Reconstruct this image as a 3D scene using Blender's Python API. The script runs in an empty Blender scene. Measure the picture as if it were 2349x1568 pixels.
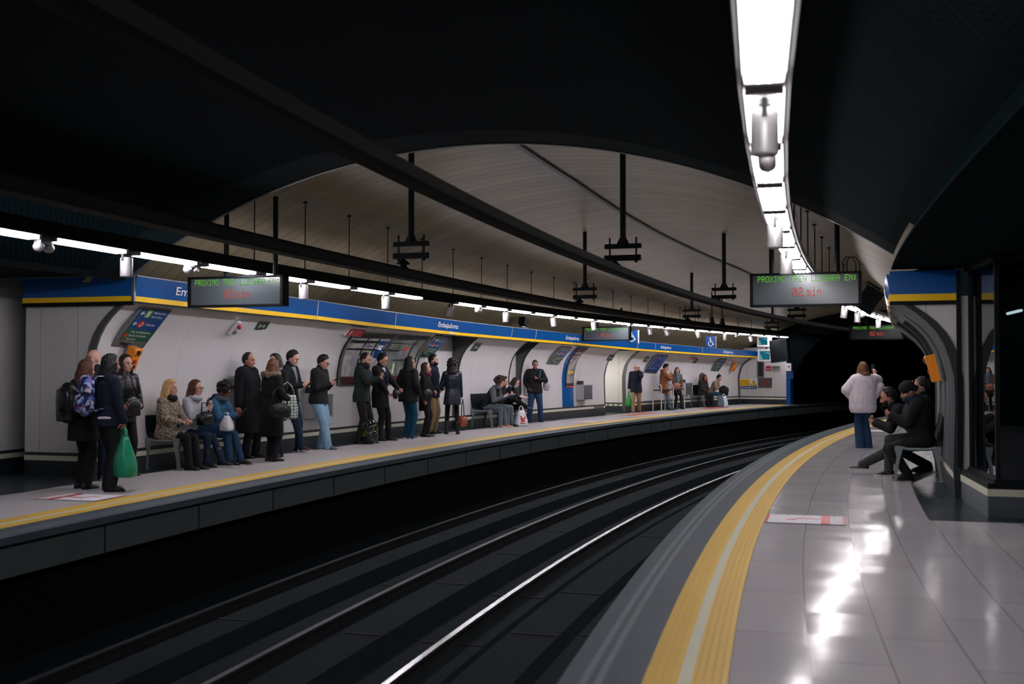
import bpy, bmesh, math, random
import numpy as np
from mathutils import Vector, Matrix, Euler
random.seed(7)
scene = bpy.context.scene
COL = scene.collection

# ---------------------------------------------------------------- camera
# z = 0 is the platform floor, the camera stands 1.5 m above it looking along +Y
cam_data = bpy.data.cameras.new('camera')
cam_data.sensor_width = 36.0
cam_data.lens = 2550.0 / 2349.0 * 36.0
cam_data.clip_start = 0.05
cam_data.clip_end = 300
cam_data.dof.use_dof = True
cam_data.dof.focus_distance = 26.0
cam_data.dof.aperture_fstop = 2.0
cam = bpy.data.objects.new('camera', cam_data)
COL.objects.link(cam)
cam.location = (0, 0, 1.5)
cam.rotation_euler = (math.pi / 2 + 0.0241061, 0, 0)
scene.camera = cam

# ---------------------------------------------------------------- world, exposure
world = bpy.data.worlds.new('world')
scene.world = world
world.use_nodes = True
world.node_tree.nodes['Background'].inputs[0].default_value = (0.012, 0.022, 0.026, 1)
world.node_tree.nodes['Background'].inputs[1].default_value = 0.25
vs = scene.view_settings
scene.display_settings.display_device = 'sRGB'
vs.view_transform = 'Standard'
vs.look = 'None'
vs.exposure = 0.0
vs.gamma = 1.0
vs.use_curve_mapping = False
TUBE_LEFT = 62.0      # and of those over the left platform
TUBE_L = 30.0          # radiance of the fluorescent tubes
SPOT_W = 9.0           # watts of the can spotlights

# ---------------------------------------------------------------- station coordinates
# s: metres along the curved track, n: metres to the left of the right platform edge
CX, CY, R0 = 107.13833, -18.965655, 109.652
TH0 = math.atan2(-CY, -CX)

def P(s, n, z=0.0):
    th = TH0 - s / R0
    r = R0 + n
    return Vector((CX + r * math.cos(th), CY + r * math.sin(th), z))

def axes(s):
    th = TH0 - s / R0
    r = Vector((math.cos(th), math.sin(th), 0))          # +n
    t = Vector((math.sin(th), -math.cos(th), 0))         # +s
    return t, r, Vector((0, 0, 1))

def frame(s, n, z=0.0, yaw=0.0):
    """local x = along the track, y = towards +n, z = up"""
    t, r, u = axes(s)
    m = Matrix((t, r, u)).transposed().to_4x4()
    m.translation = P(s, n, z)
    return m @ Matrix.Rotation(yaw, 4, 'Z')

_GS = [-20, 13, 18, 20.5, 24, 27.5, 31, 36, 42, 47, 60]
_GV = [1, 1, .985, .965, .943, .928, .912, .872, .838, .812, .80]
def gz(s):
    return float(np.interp(s, _GS, _GV))
def vz(s):
    return 1 - 0.55 * (1 - gz(s))
_PZ = [0.0, 0.33, 0.9, 1.3, 1.45, 1.65, 1.82, 1.97, 2.1, 2.22, 2.32, 2.44]
_PN = [8.44, 8.44, 8.455, 8.46, 8.455, 8.42, 8.38, 8.32, 8.24, 8.135, 8.025, 7.87]
def prof(z):
    return float(np.interp(z, _PZ, _PN))
def wall_n(s, z):
    return prof(z / gz(s))
def wall_nr(s, z):
    return -2.80 + (8.46 - prof(z / gz(s) * 1.04)) * 1.2

# ---------------------------------------------------------------- materials
def lin(c):
    return tuple(((x / 255) / 12.92 if x / 255 <= 0.04045 else ((x / 255 + 0.055) / 1.055) ** 2.4) for x in c)

def mat(name, rgb, rough=0.6, metal=0.0, var=0.12, scale=6.0, bump=0.0, bscale=40.0, emit=None, estr=0.0, spec=0.5, coords='Object', stretch=None, alpha=None):
    """plain principled material with a little procedural variation"""
    m = bpy.data.materials.new(name)
    m.use_nodes = True
    nt = m.node_tree
    N, L = nt.nodes, nt.links
    b = N['Principled BSDF']
    c = lin(rgb)
    b.inputs['Base Color'].default_value = (*c, 1)
    b.inputs['Roughness'].default_value = rough
    b.inputs['Metallic'].default_value = metal
    b.inputs['Specular IOR Level'].default_value = spec
    if emit:
        b.inputs['Emission Color'].default_value = (*emit, 1)
        b.inputs['Emission Strength'].default_value = estr
    if var > 0 or bump > 0:
        tc = N.new('ShaderNodeTexCoord')
        src = tc.outputs[coords]
        if stretch:
            mp = N.new('ShaderNodeMapping')
            mp.inputs['Scale'].default_value = stretch
            L.new(src, mp.inputs['Vector'])
            src = mp.outputs['Vector']
    if var > 0:
        no = N.new('ShaderNodeTexNoise')
        no.inputs['Scale'].default_value = scale
        no.inputs['Detail'].default_value = 5
        L.new(src, no.inputs['Vector'])
        mx = N.new('ShaderNodeMix'); mx.data_type = 'RGBA'
        mx.inputs[6].default_value = (*[x * (1 - var) for x in c], 1)
        mx.inputs[7].default_value = (*[min(1, x * (1 + var)) for x in c], 1)
        L.new(no.outputs['Fac'], mx.inputs[0])
        L.new(mx.outputs[2], b.inputs['Base Color'])
    if bump > 0:
        n2 = N.new('ShaderNodeTexNoise')
        n2.inputs['Scale'].default_value = bscale
        n2.inputs['Detail'].default_value = 3
        L.new(src, n2.inputs['Vector'])
        bp = N.new('ShaderNodeBump')
        bp.inputs['Strength'].default_value = bump
        bp.inputs['Distance'].default_value = 0.02
        L.new(n2.outputs['Fac'], bp.inputs['Height'])
        L.new(bp.outputs['Normal'], b.inputs['Normal'])
    return m

def emission(name, rgb_lin, strength):
    m = bpy.data.materials.new(name)
    m.use_nodes = True
    nt = m.node_tree
    nt.nodes.remove(nt.nodes['Principled BSDF'])
    e = nt.nodes.new('ShaderNodeEmission')
    e.inputs[0].default_value = (*rgb_lin, 1)
    e.inputs[1].default_value = strength
    nt.links.new(e.outputs[0], nt.nodes['Material Output'].inputs[0])
    return m

# ---------------------------------------------------------------- mesh builder
class MB:
    def __init__(self):
        self.v, self.f, self.uv = [], [], []
    def add(self, vs, fs):
        o = len(self.v)
        self.v += [Vector(p) for p in vs]
        self.f += [tuple(i + o for i in f) for f in fs]
        return self
    def box(self, c, h, R=None):
        c = Vector(c)
        vs = []
        for x in (-1, 1):
            for y in (-1, 1):
                for z in (-1, 1):
                    d = Vector((x * h[0], y * h[1], z * h[2]))
                    if R is not None:
                        d = R @ d
                    vs.append(c + d)
        return self.add(vs, [(0, 1, 3, 2), (4, 6, 7, 5), (0, 4, 5, 1), (2, 3, 7, 6), (0, 2, 6, 4), (1, 5, 7, 3)])
    def rings(self, rings, cap=True, closed=True):
        k = len(rings[0])
        vs = [p for r in rings for p in r]
        fs = []
        for i in range(len(rings) - 1):
            for j in range(k if closed else k - 1):
                j2 = (j + 1) % k
                fs.append((i * k + j, i * k + j2, (i + 1) * k + j2, (i + 1) * k + j))
        if cap and closed:
            fs.append(tuple(range(k - 1, -1, -1)))
            fs.append(tuple((len(rings) - 1) * k + j for j in range(k)))
        return self.add(vs, fs)
    def tube(self, pts, rad, seg=8, cap=True):
        """tube along a polyline, rad a number or one per point"""
        pts = [Vector(p) for p in pts]
        if not hasattr(rad, '__len__'):
            rad = [rad] * len(pts)
        rs = []
        ref = None
        for i, p in enumerate(pts):
            d = (pts[min(i + 1, len(pts) - 1)] - pts[max(i - 1, 0)]).normalized()
            if ref is None:
                ref = Vector((0, 0, 1)) if abs(d.z) < 0.9 else Vector((1, 0, 0))
            a = d.cross(ref).normalized()
            b = d.cross(a).normalized()
            ref = -b if False else ref
            rs.append([p + (a * math.cos(2 * math.pi * j / seg) + b * math.sin(2 * math.pi * j / seg)) * rad[i] for j in range(seg)])
        return self.rings(rs, cap)
    def capsule(self, p0, p1, r0, r1, seg=10, h=3):
        p0, p1 = Vector(p0), Vector(p1)
        d = p1 - p0
        d = d.normalized() if d.length > 1e-6 else Vector((0, 0, 1))
        ref = Vector((0, 0, 1)) if abs(d.z) < 0.9 else Vector((1, 0, 0))
        a = d.cross(ref).normalized(); b = d.cross(a)
        rs = []
        for i in range(h + 1):
            t = math.pi / 2 * (1 - i / (h + 0.35))
            rs.append((p0 - d * r0 * math.sin(t), r0 * math.cos(t)))
        for i in range(h, -1, -1):
            t = math.pi / 2 * (1 - i / (h + 0.35))
            rs.append((p1 + d * r1 * math.sin(t), r1 * math.cos(t)))
        return self.rings([[c + (a * math.cos(2 * math.pi * j / seg) + b * math.sin(2 * math.pi * j / seg)) * r for j in range(seg)] for c, r in rs])
    def chain(self, pts, rads, seg=10):
        for i in range(len(pts) - 1):
            self.capsule(pts[i], pts[i + 1], rads[i], rads[i + 1], seg)
        return self
    def ell(self, c, r, R=None, seg=14, ring=9):
        c = Vector(c)
        rs = []
        for i in range(1, ring):
            t = math.pi * i / ring
            row = []
            for j in range(seg):
                ph = 2 * math.pi * j / seg
                d = Vector((r[0] * math.sin(t) * math.cos(ph), r[1] * math.sin(t) * math.sin(ph), r[2] * math.cos(t)))
                if R is not None:
                    d = R @ d
                row.append(c + d)
            rs.append(row)
        return self.rings(rs)
    def lathe(self, prof_rz, c=(0, 0, 0), seg=16):
        c = Vector(c)
        return self.rings([[c + Vector((r * math.cos(2 * math.pi * j / seg), r * math.sin(2 * math.pi * j / seg), z)) for j in range(seg)] for r, z in prof_rz])
    def extrude_poly(self, pts, nrm):
        """closed polygon (3D points) extruded by vector nrm"""
        pts = [Vector(p) for p in pts]
        n = len(pts)
        nrm = Vector(nrm)
        fs = [tuple(range(n - 1, -1, -1)), tuple(range(n, 2 * n))]
        for j in range(n):
            fs.append((j, (j + 1) % n, n + (j + 1) % n, n + j))
        return self.add(pts + [p + nrm for p in pts], fs)
    def mesh(self, name, m=None, smooth=False, uv=None, fix=True):
        me = bpy.data.meshes.new(name)
        me.from_pydata([tuple(p) for p in self.v], [], self.f)
        if uv is not None:
            l = me.uv_layers.new(name='uv')
            for lp in me.loops:
                l.data[lp.index].uv = uv[lp.vertex_index]
        if fix:
            b = bmesh.new(); b.from_mesh(me)
            bmesh.ops.recalc_face_normals(b, faces=b.faces)
            b.to_mesh(me); b.free()
        if m:
            me.materials.append(m)
        if smooth:
            me.polygons.foreach_set('use_smooth', [True] * len(me.polygons))
        me.update()
        return me
    def build(self, name, m=None, parent=None, smooth=False, uv=None, fix=True, label=None):
        return link(name, self.mesh(name, m, smooth, uv, fix), parent, label)

def link(name, data, parent=None, label=None):
    o = bpy.data.objects.new(name, data)
    COL.objects.link(o)
    if parent is not None:
        o.parent = parent
    if label:
        o['label'] = label
    return o

def tag(o, label, cat, group=None, kind=None):
    o['label'] = label
    o['category'] = cat
    if group:
        o['group'] = group
    if kind:
        o['kind'] = kind
    return o

def thing(name, label, cat, m=None, group=None):
    o = bpy.data.objects.new(name, None)
    o.empty_display_size = 0.1
    COL.objects.link(o)
    if m is not None:
        o.matrix_world = m
    return tag(o, label, cat, group)

def structure(o):
    o['kind'] = 'structure'
    return o

def dup(root, m, label, group=None):
    """a copy of a thing with copies of its parts and sub-parts (mesh data shared)"""
    c = root.copy(); COL.objects.link(c)
    c.matrix_world = m
    c['label'] = label
    if group:
        c['group'] = group
    for ch in list(root.children):
        d = ch.copy(); COL.objects.link(d); d.parent = c
        for g2 in list(ch.children):
            e = g2.copy(); COL.objects.link(e); e.parent = d
    return c

def sweep(name, pr, s0, s1, m, ds=0.8, closed=False, zf=None, parent=None, smooth=False, nfun=None):
    """profile [(n, z)] swept along the curve"""
    k = max(1, int(math.ceil((s1 - s0) / ds)))
    b = MB(); uv = []
    cum = [0.0]
    for i in range(1, len(pr)):
        cum.append(cum[-1] + math.hypot(pr[i][0] - pr[i - 1][0], pr[i][1] - pr[i - 1][1]))
    rs = []
    for i in range(k + 1):
        s = s0 + (s1 - s0) * i / k
        row = []
        for j, (n, z) in enumerate(pr):
            row.append(P(s, n, z * (zf(s) if zf else 1)))
            uv.append((s, cum[j]))
        rs.append(row)
    b.rings(rs, cap=closed, closed=closed)
    return b.build(name, m, parent, smooth, uv=uv, fix=closed)

def spanel(s, pts):
    return [P(s, n, z) for n, z in pts]

_txt = {}
def text_geo(body, size=1.0, sx=1.0, bold=0.0, ext=0.0):
    key = (body, size, sx, bold)
    if key not in _txt:
        cu = bpy.data.curves.new('lettering', 'FONT')
        cu.body = body; cu.size = size; cu.offset = bold; cu.resolution_u = 2
        cu.align_x = 'LEFT'
        o = bpy.data.objects.new('lettering', cu)
        COL.objects.link(o)
        dg = bpy.context.evaluated_depsgraph_get()
        me = bpy.data.meshes.new_from_object(o.evaluated_get(dg))
        vs = [(v.co.x * sx, v.co.y) for v in me.vertices]
        fs = [tuple(p.vertices) for p in me.polygons]
        bpy.data.objects.remove(o); bpy.data.curves.remove(cu); bpy.data.meshes.remove(me)
        _txt[key] = (vs, fs)
    return _txt[key]

class Plane:
    """a drawing plane: origin at the top-left corner, u to the right, v down, in metres"""
    def __init__(self, tl, tr, bl, lift=0.004):
        self.o = Vector(tl)
        self.w = (Vector(tr) - self.o).length
        self.h = (Vector(bl) - self.o).length
        self.u = (Vector(tr) - self.o).normalized()
        self.vv = (Vector(bl) - self.o).normalized()
        self.n = self.vv.cross(self.u).normalized()    # towards the viewer
        self.lift = lift
    def p(self, u, v, k=1.0):
        return self.o + self.u * u + self.vv * v + self.n * self.lift * k
    def slab(self, b, u0, v0, u1, v1, t=0.02, back=0.0):
        pts = [self.o + self.u * u + self.vv * v + self.n * back for u, v in ((u0, v0), (u1, v0), (u1, v1), (u0, v1))]
        return b.extrude_poly(pts, self.n * t)
    def rect(self, b, u0, v0, u1, v1, k=1.0):
        return b.add([self.p(u0, v0, k), self.p(u0, v1, k), self.p(u1, v1, k), self.p(u1, v0, k)], [(0, 1, 2, 3)])
    def poly(self, b, pts, k=1.0):
        return b.add([self.p(u, v, k) for u, v in pts], [tuple(range(len(pts)))])
    def disc(self, b, u, v, r, k=1.0, seg=20, ry=None):
        ry = ry or r
        return self.poly(b, [(u + r * math.cos(2 * math.pi * i / seg), v + ry * math.sin(2 * math.pi * i / seg)) for i in range(seg)], k)
    def line(self, b, pts, w, k=1.0):
        for (u0, v0), (u1, v1) in zip(pts[:-1], pts[1:]):
            d = Vector((u1 - u0, v1 - v0)); d.normalize()
            q = Vector((-d.y, d.x)) * w / 2
            self.poly(b, [(u0 + q.x, v0 + q.y), (u1 + q.x, v1 + q.y), (u1 - q.x, v1 - q.y), (u0 - q.x, v0 - q.y)], k)
        return b
    def text(self, b, body, u, v, size, sx=1.0, bold=0.0, k=1.0, fit=None):
        vs, fs = text_geo(body, 1.0, 1.0, bold)
        w = max(x for x, y in vs) or 1
        sxx = size * sx if fit is None else fit / w
        return b.add([self.p(u + x * sxx, v - y * size, k) for x, y in vs], fs)
# ---------------------------------------------------------------- shared materials
M = {}
M['black_metal'] = mat('black_painted_steel', (9, 17, 20), .65, var=.2, spec=.2)
M['dark_metal'] = mat('dark_grey_steel', (40, 46, 48), .45, .3, var=.2)
M['grey_metal'] = mat('grey_aluminium', (120, 126, 128), .38, .6, var=.1)
M['frame_metal'] = mat('brushed_frame', (84, 88, 88), .45, .35, var=.15, scale=3)
M['can'] = mat('silver_painted_can', (196, 196, 198), .42, .35, var=.04)
M['bench_metal'] = mat('bench_cast_aluminium', (128, 138, 142), .42, .45, var=.1)
M['white_enamel'] = mat('white_enamel', (222, 216, 216), .3, var=.03, scale=2)
M['dark_stone'] = mat('dark_stone', (38, 45, 50), .35, var=.3, scale=9)
M['cream_strip'] = mat('cream_luminous_strip', (206, 206, 184), .5, var=.1, scale=12)
M['blue'] = mat('enamel_blue', (14, 82, 150), .22, var=.08, scale=.7)
M['yellow'] = mat('enamel_yellow', (250, 200, 16), .3, var=.04, scale=1.2)
M['white_letter'] = mat('white_lettering', (235, 238, 240), .5, var=0)
M['orange'] = mat('orange_plastic', (240, 140, 10), .4, var=.08)
M['maroon'] = mat('maroon_rail', (76, 20, 28), .4, var=.1)
M['red'] = mat('red_enamel', (170, 28, 48), .4, var=.05)
M['bright_red'] = mat('bright_red', (214, 40, 36), .45, var=.05)
M['green_sign'] = mat('sign_green', (20, 84, 58), .4, var=.05)
M['exit_green'] = mat('exit_green', (10, 52, 42), .4, var=.1)
M['sign_blue'] = mat('sign_blue', (20, 66, 122), .35, var=.05)
M['lime'] = mat('lime_square', (120, 170, 60), .4, var=0)
M['paper'] = mat('white_paper', (232, 230, 236), .8, var=.03)
M['ink'] = mat('dark_ink', (30, 30, 34), .6, var=0)
M['rubber'] = mat('dark_rubber', (24, 26, 28), .8, var=.2)
M['glass_screen'] = mat('display_glass', (84, 92, 96), .2, var=.08, scale=30, spec=.6)
M['tube'] = emission('fluorescent_tube', (1.0, .93, .955), TUBE_L)
M['tube_left'] = emission('fluorescent_tube_left', (.97, .92, 1.0), TUBE_LEFT)
M['reflector'] = mat('white_reflector', (170, 168, 170), .45, var=.03)
M['lens'] = emission('reflection_glow', (1.0, .93, .95), 3.0)  # glow of the added tubes that imitate strip reflections in the booth
M['led_green'] = emission('led_green', (.22, .8, .06), .62)
M['led_red'] = emission('led_red', (1.0, .12, .08), .6)
M['signal'] = emission('signal_blue_green', (.05, .55, .75), 2.5)
M['screen_blue'] = emission('monitor_picture', (.01, .12, .17), .9)
M['screen_pale'] = emission('monitor_picture_pale', (.12, .35, .42), .9)

def floor_mat(name, rgb, tile=(1.2, .4), rough=(.09, .22)):
    """polished floor slabs, each laid at a slightly different tilt and tone"""
    m = bpy.data.materials.new(name); m.use_nodes = True
    nt = m.node_tree; N, L = nt.nodes, nt.links
    b = N['Principled BSDF']; b.inputs['Specular IOR Level'].default_value = .13
    uv = N.new('ShaderNodeUVMap'); uv.uv_map = 'uv'
    br = N.new('ShaderNodeTexBrick')
    br.offset = 0.5
    br.inputs['Scale'].default_value = 1.0
    br.inputs['Brick Width'].default_value = tile[0]
    br.inputs['Row Height'].default_value = tile[1]
    br.inputs['Mortar Size'].default_value = .0035
    br.inputs['Mortar Smooth'].default_value = .2
    br.inputs['Color1'].default_value = (0, 0, 0, 1)
    br.inputs['Color2'].default_value = (1, 1, 1, 1)
    br.inputs['Mortar'].default_value = (.5, .5, .5, 1)
    L.new(uv.outputs[0], br.inputs['Vector'])
    no = N.new('ShaderNodeTexNoise'); no.inputs['Scale'].default_value = 1.3; no.inputs['Detail'].default_value = 6
    tc = N.new('ShaderNodeTexCoord'); L.new(tc.outputs['Object'], no.inputs['Vector'])
    c = lin(rgb)
    mx = N.new('ShaderNodeMix'); mx.data_type = 'RGBA'
    mx.inputs[6].default_value = (*[x * .9 for x in c], 1); mx.inputs[7].default_value = (*[min(1, x * 1.08) for x in c], 1)
    ad = N.new('ShaderNodeMath'); ad.operation = 'MULTIPLY_ADD'; ad.inputs[1].default_value = .35
    sep = N.new('ShaderNodeSeparateColor'); L.new(br.outputs['Color'], sep.inputs[0])
    L.new(sep.outputs[0], ad.inputs[0]); 
    sc_ = N.new('ShaderNodeMath'); sc_.operation = 'MULTIPLY'; sc_.inputs[1].default_value = .65
    L.new(no.outputs['Fac'], sc_.inputs[0]); L.new(sc_.outputs[0], ad.inputs[2])
    L.new(ad.outputs[0], mx.inputs[0])
    jm = N.new('ShaderNodeMix'); jm.data_type = 'RGBA'
    jm.inputs[7].default_value = (*[x * .35 for x in c], 1)
    L.new(mx.outputs[2], jm.inputs[6]); L.new(br.outputs['Fac'], jm.inputs[0])
    L.new(jm.outputs[2], b.inputs['Base Color'])
    rr = N.new('ShaderNodeMapRange'); rr.inputs['To Min'].default_value = rough[0]; rr.inputs['To Max'].default_value = rough[1]
    L.new(no.outputs['Fac'], rr.inputs[0]); L.new(rr.outputs[0], b.inputs['Roughness'])
    # tilt of each slab
    wn = N.new('ShaderNodeTexWhiteNoise'); wn.noise_dimensions = '1D'
    wn.noise_dimensions = '3D'
    sn = N.new('ShaderNodeVectorMath'); sn.operation = 'SNAP'; sn.inputs[1].default_value = (.3, tile[1], 1)
    L.new(uv.outputs[0], sn.inputs[0]); L.new(sn.outputs[0], wn.inputs['Vector'])
    geo = N.new('ShaderNodeNewGeometry')
    s1 = N.new('ShaderNodeVectorMath'); s1.operation = 'SUBTRACT'; s1.inputs[1].default_value = (.5, .5, .5)
    L.new(wn.outputs['Color'], s1.inputs[0])
    s2 = N.new('ShaderNodeVectorMath'); s2.operation = 'MULTIPLY'; s2.inputs[1].default_value = (.016, .016, 0)
    L.new(s1.outputs[0], s2.inputs[0])
    s3 = N.new('ShaderNodeVectorMath'); s3.operation = 'ADD'
    L.new(geo.outputs['Normal'], s3.inputs[0]); L.new(s2.outputs[0], s3.inputs[1])
    s4 = N.new('ShaderNodeVectorMath'); s4.operation = 'NORMALIZE'
    L.new(s3.outputs[0], s4.inputs[0]); L.new(s4.outputs[0], b.inputs['Normal'])
    return m

M['floor'] = floor_mat('platform_slabs', (186, 184, 188), rough=(.09, .17))
M['floor_dull'] = floor_mat('dull_platform_slabs', (178, 174, 174), rough=(.34, .5))
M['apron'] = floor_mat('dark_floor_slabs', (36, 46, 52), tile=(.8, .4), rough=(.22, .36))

def stripes_mat(name, rgb, axis, period, depth, rough=.4, var=.12, metal=0.0, dirt=None):
    """strip cladding: joints every `period` along one UV axis, with soft dirt"""
    m = bpy.data.materials.new(name); m.use_nodes = True
    nt = m.node_tree; N, L = nt.nodes, nt.links
    b = N['Principled BSDF']; b.inputs['Roughness'].default_value = rough; b.inputs['Metallic'].default_value = metal
    uv = N.new('ShaderNodeUVMap'); uv.uv_map = 'uv'
    sp = N.new('ShaderNodeSeparateXYZ'); L.new(uv.outputs[0], sp.inputs[0])
    d = N.new('ShaderNodeMath'); d.operation = 'DIVIDE'; d.inputs[1].default_value = period
    L.new(sp.outputs[axis], d.inputs[0])
    fr = N.new('ShaderNodeMath'); fr.operation = 'FRACT'; L.new(d.outputs[0], fr.inputs[0])
    pp = N.new('ShaderNodeMath'); pp.operation = 'PINGPONG'; pp.inputs[1].default_value = .5; L.new(fr.outputs[0], pp.inputs[0])
    mr = N.new('ShaderNodeMapRange'); mr.inputs['From Max'].default_value = .07; L.new(pp.outputs[0], mr.inputs[0])
    fl = N.new('ShaderNodeMath'); fl.operation = 'FLOOR'; L.new(d.outputs[0], fl.inputs[0])
    wn = N.new('ShaderNodeTexWhiteNoise'); wn.noise_dimensions = '1D'; L.new(fl.outputs[0], wn.inputs['W'])
    mp = N.new('ShaderNodeMapping'); mp.inputs['Scale'].default_value = (1.2, .25, 1) if axis == 0 else (.25, 1.2, 1)
    L.new(uv.outputs[0], mp.inputs['Vector'])
    no = N.new('ShaderNodeTexNoise'); no.inputs['Scale'].default_value = 1.6; no.inputs['Detail'].default_value = 6
    L.new(mp.outputs[0], no.inputs['Vector'])
    c = lin(rgb)
    a1 = N.new('ShaderNodeMath'); a1.operation = 'MULTIPLY'; a1.inputs[1].default_value = .35; L.new(wn.outputs['Value'], a1.inputs[0])
    a2 = N.new('ShaderNodeMath'); a2.operation = 'MULTIPLY_ADD'; a2.inputs[1].default_value = .65
    L.new(no.outputs['Fac'], a2.inputs[0]); L.new(a1.outputs[0], a2.inputs[2])
    mx = N.new('ShaderNodeMix'); mx.data_type = 'RGBA'
    mx.inputs[6].default_value = (*[x * (1 - 2.2 * var) for x in c], 1); mx.inputs[7].default_value = (*[min(1, x * (1 + var)) for x in c], 1)
    L.new(a2.outputs[0], mx.inputs[0])
    jm = N.new('ShaderNodeMix'); jm.data_type = 'RGBA'; jm.inputs[6].default_value = (*[x * depth for x in c], 1)
    L.new(mx.outputs[2], jm.inputs[7]); L.new(mr.outputs[0], jm.inputs[0])
    L.new(jm.outputs[2], b.inputs['Base Color'])
    bp = N.new('ShaderNodeBump'); bp.inputs['Strength'].default_value = .5; bp.inputs['Distance'].default_value = .01
    L.new(mr.outputs[0], bp.inputs['Height']); L.new(bp.outputs['Normal'], b.inputs['Normal'])
    return m

M['vault'] = stripes_mat('vault_cladding', (138, 128, 103), 0, .30, .35, rough=.42, var=.2)
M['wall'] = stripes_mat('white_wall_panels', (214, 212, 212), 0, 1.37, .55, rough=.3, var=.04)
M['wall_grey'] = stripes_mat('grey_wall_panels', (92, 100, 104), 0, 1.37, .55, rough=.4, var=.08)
M['end_wall'] = stripes_mat('white_end_panels', (205, 204, 202), 0, .62, .45, rough=.42, var=.05)
# joint lines must be thin on wide panels
for key, w in (('wall', .004), ('wall_grey', .004), ('end_wall', .012)):
    for n_ in M[key].node_tree.nodes:
        if n_.type == 'MAP_RANGE':
            n_.inputs['From Max'].default_value = w

def mesh_mat():
    """dark perforated ceiling panels"""
    m = bpy.data.materials.new('perforated_ceiling'); m.use_nodes = True
    nt = m.node_tree; N, L = nt.nodes, nt.links
    b = N['Principled BSDF']; b.inputs['Roughness'].default_value = .9; b.inputs['Specular IOR Level'].default_value = .03
    uv = N.new('ShaderNodeUVMap'); uv.uv_map = 'uv'
    vo = N.new('ShaderNodeTexVoronoi'); vo.inputs['Scale'].default_value = 16.0; vo.inputs['Randomness'].default_value = .0
    rot = N.new('ShaderNodeMapping'); rot.inputs['Rotation'].default_value = (0, 0, .785)
    L.new(uv.outputs[0], rot.inputs['Vector']); L.new(rot.outputs[0], vo.inputs['Vector'])
    mr = N.new('ShaderNodeMapRange'); mr.inputs['From Min'].default_value = .25; mr.inputs['From Max'].default_value = .4
    L.new(vo.outputs['Distance'], mr.inputs[0])
    mx = N.new('ShaderNodeMix'); mx.data_type = 'RGBA'
    mx.inputs[6].default_value = (.0006, .0022, .003, 1); mx.inputs[7].default_value = (.0024, .0078, .0105, 1)
    L.new(mr.outputs[0], mx.inputs[0]); L.new(mx.outputs[2], b.inputs['Base Color'])
    return m
M['mesh'] = mesh_mat()
M['soffit'] = mat('dark_ceiling_paint', (10, 22, 26), .9, var=.2, scale=3, spec=.08)
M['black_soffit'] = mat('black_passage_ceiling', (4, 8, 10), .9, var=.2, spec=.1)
M['concrete'] = mat('track_concrete', (28, 37, 41), .9, var=.4, scale=5, bump=.5, bscale=30, spec=.12)
M['ballast'] = mat('sooty_ground', (8, 14, 16), .9, var=.4, scale=4, bump=.6, bscale=25)
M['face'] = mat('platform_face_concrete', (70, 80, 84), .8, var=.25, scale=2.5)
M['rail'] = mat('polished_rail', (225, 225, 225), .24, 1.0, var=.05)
M['rail_shaded'] = mat('shaded_rail_head', (34, 48, 52), .4, .4, var=.2)  # rail head that catches no light: the missing reflection is in the colour
M['rail_side'] = mat('rusty_rail_side', (16, 16, 16), .8, .3, var=.3)
M['edge'] = mat('grooved_edge_rubber', (60, 74, 84), .5, var=.28, scale=3)
M['edge_light'] = mat('edge_wear_line', (104, 114, 120), .5, var=.2, scale=5)
M['tactile'] = stripes_mat('yellow_tactile_strip', (226, 184, 72), 1, .04, .8, rough=.5, var=.14)
M['pale_line'] = mat('pale_luminous_line', (206, 206, 180), .5, var=.06, scale=8)
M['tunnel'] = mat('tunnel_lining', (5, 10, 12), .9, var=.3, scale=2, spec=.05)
M['shade_face'] = mat('recess_shade', (5, 10, 12), .9, var=.2, spec=.1)  # near-black stands for the shade under the lip and below the face

def glass_mat():
    m = bpy.data.materials.new('tinted_glass'); m.use_nodes = True
    nt = m.node_tree; N, L = nt.nodes, nt.links
    nt.nodes.remove(N['Principled BSDF'])
    gl = N.new('ShaderNodeBsdfGlossy'); gl.inputs['Roughness'].default_value = .01; gl.inputs['Color'].default_value = (.8, .86, .88, 1)
    tr = N.new('ShaderNodeBsdfTransparent'); tr.inputs['Color'].default_value = (.42, .5, .52, 1)
    fr = N.new('ShaderNodeFresnel'); fr.inputs['IOR'].default_value = 1.6
    mp = N.new('ShaderNodeMath'); mp.operation = 'MULTIPLY_ADD'; mp.inputs[1].default_value = 1.0; mp.inputs[2].default_value = .05
    L.new(fr.outputs[0], mp.inputs[0])
    ms = N.new('ShaderNodeMixShader')
    L.new(mp.outputs[0], ms.inputs[0]); L.new(tr.outputs[0], ms.inputs[1]); L.new(gl.outputs[0], ms.inputs[2])
    L.new(ms.outputs[0], N['Material Output'].inputs[0])
    return m
M['glass'] = glass_mat()
M['clear_glass'] = mat('poster_glass', (60, 64, 66), .12, var=0)
M['red_floor'] = mat('red_floor_paint', (196, 96, 84), .5, var=.2)
M['booth_stone'] = mat('booth_plinth_stone', (78, 88, 94), .4, var=.15, scale=8)
# ---------------------------------------------------------------- platforms and track bed
S_END = 46.7
def vault_arc(top, r, n0, n1, k):
    zc = top - r
    return [(n0 + (n1 - n0) * i / k, zc + math.sqrt(max(0, r * r - (n0 + (n1 - n0) * i / k - 2.83) ** 2))) for i in range(k + 1)]

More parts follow.
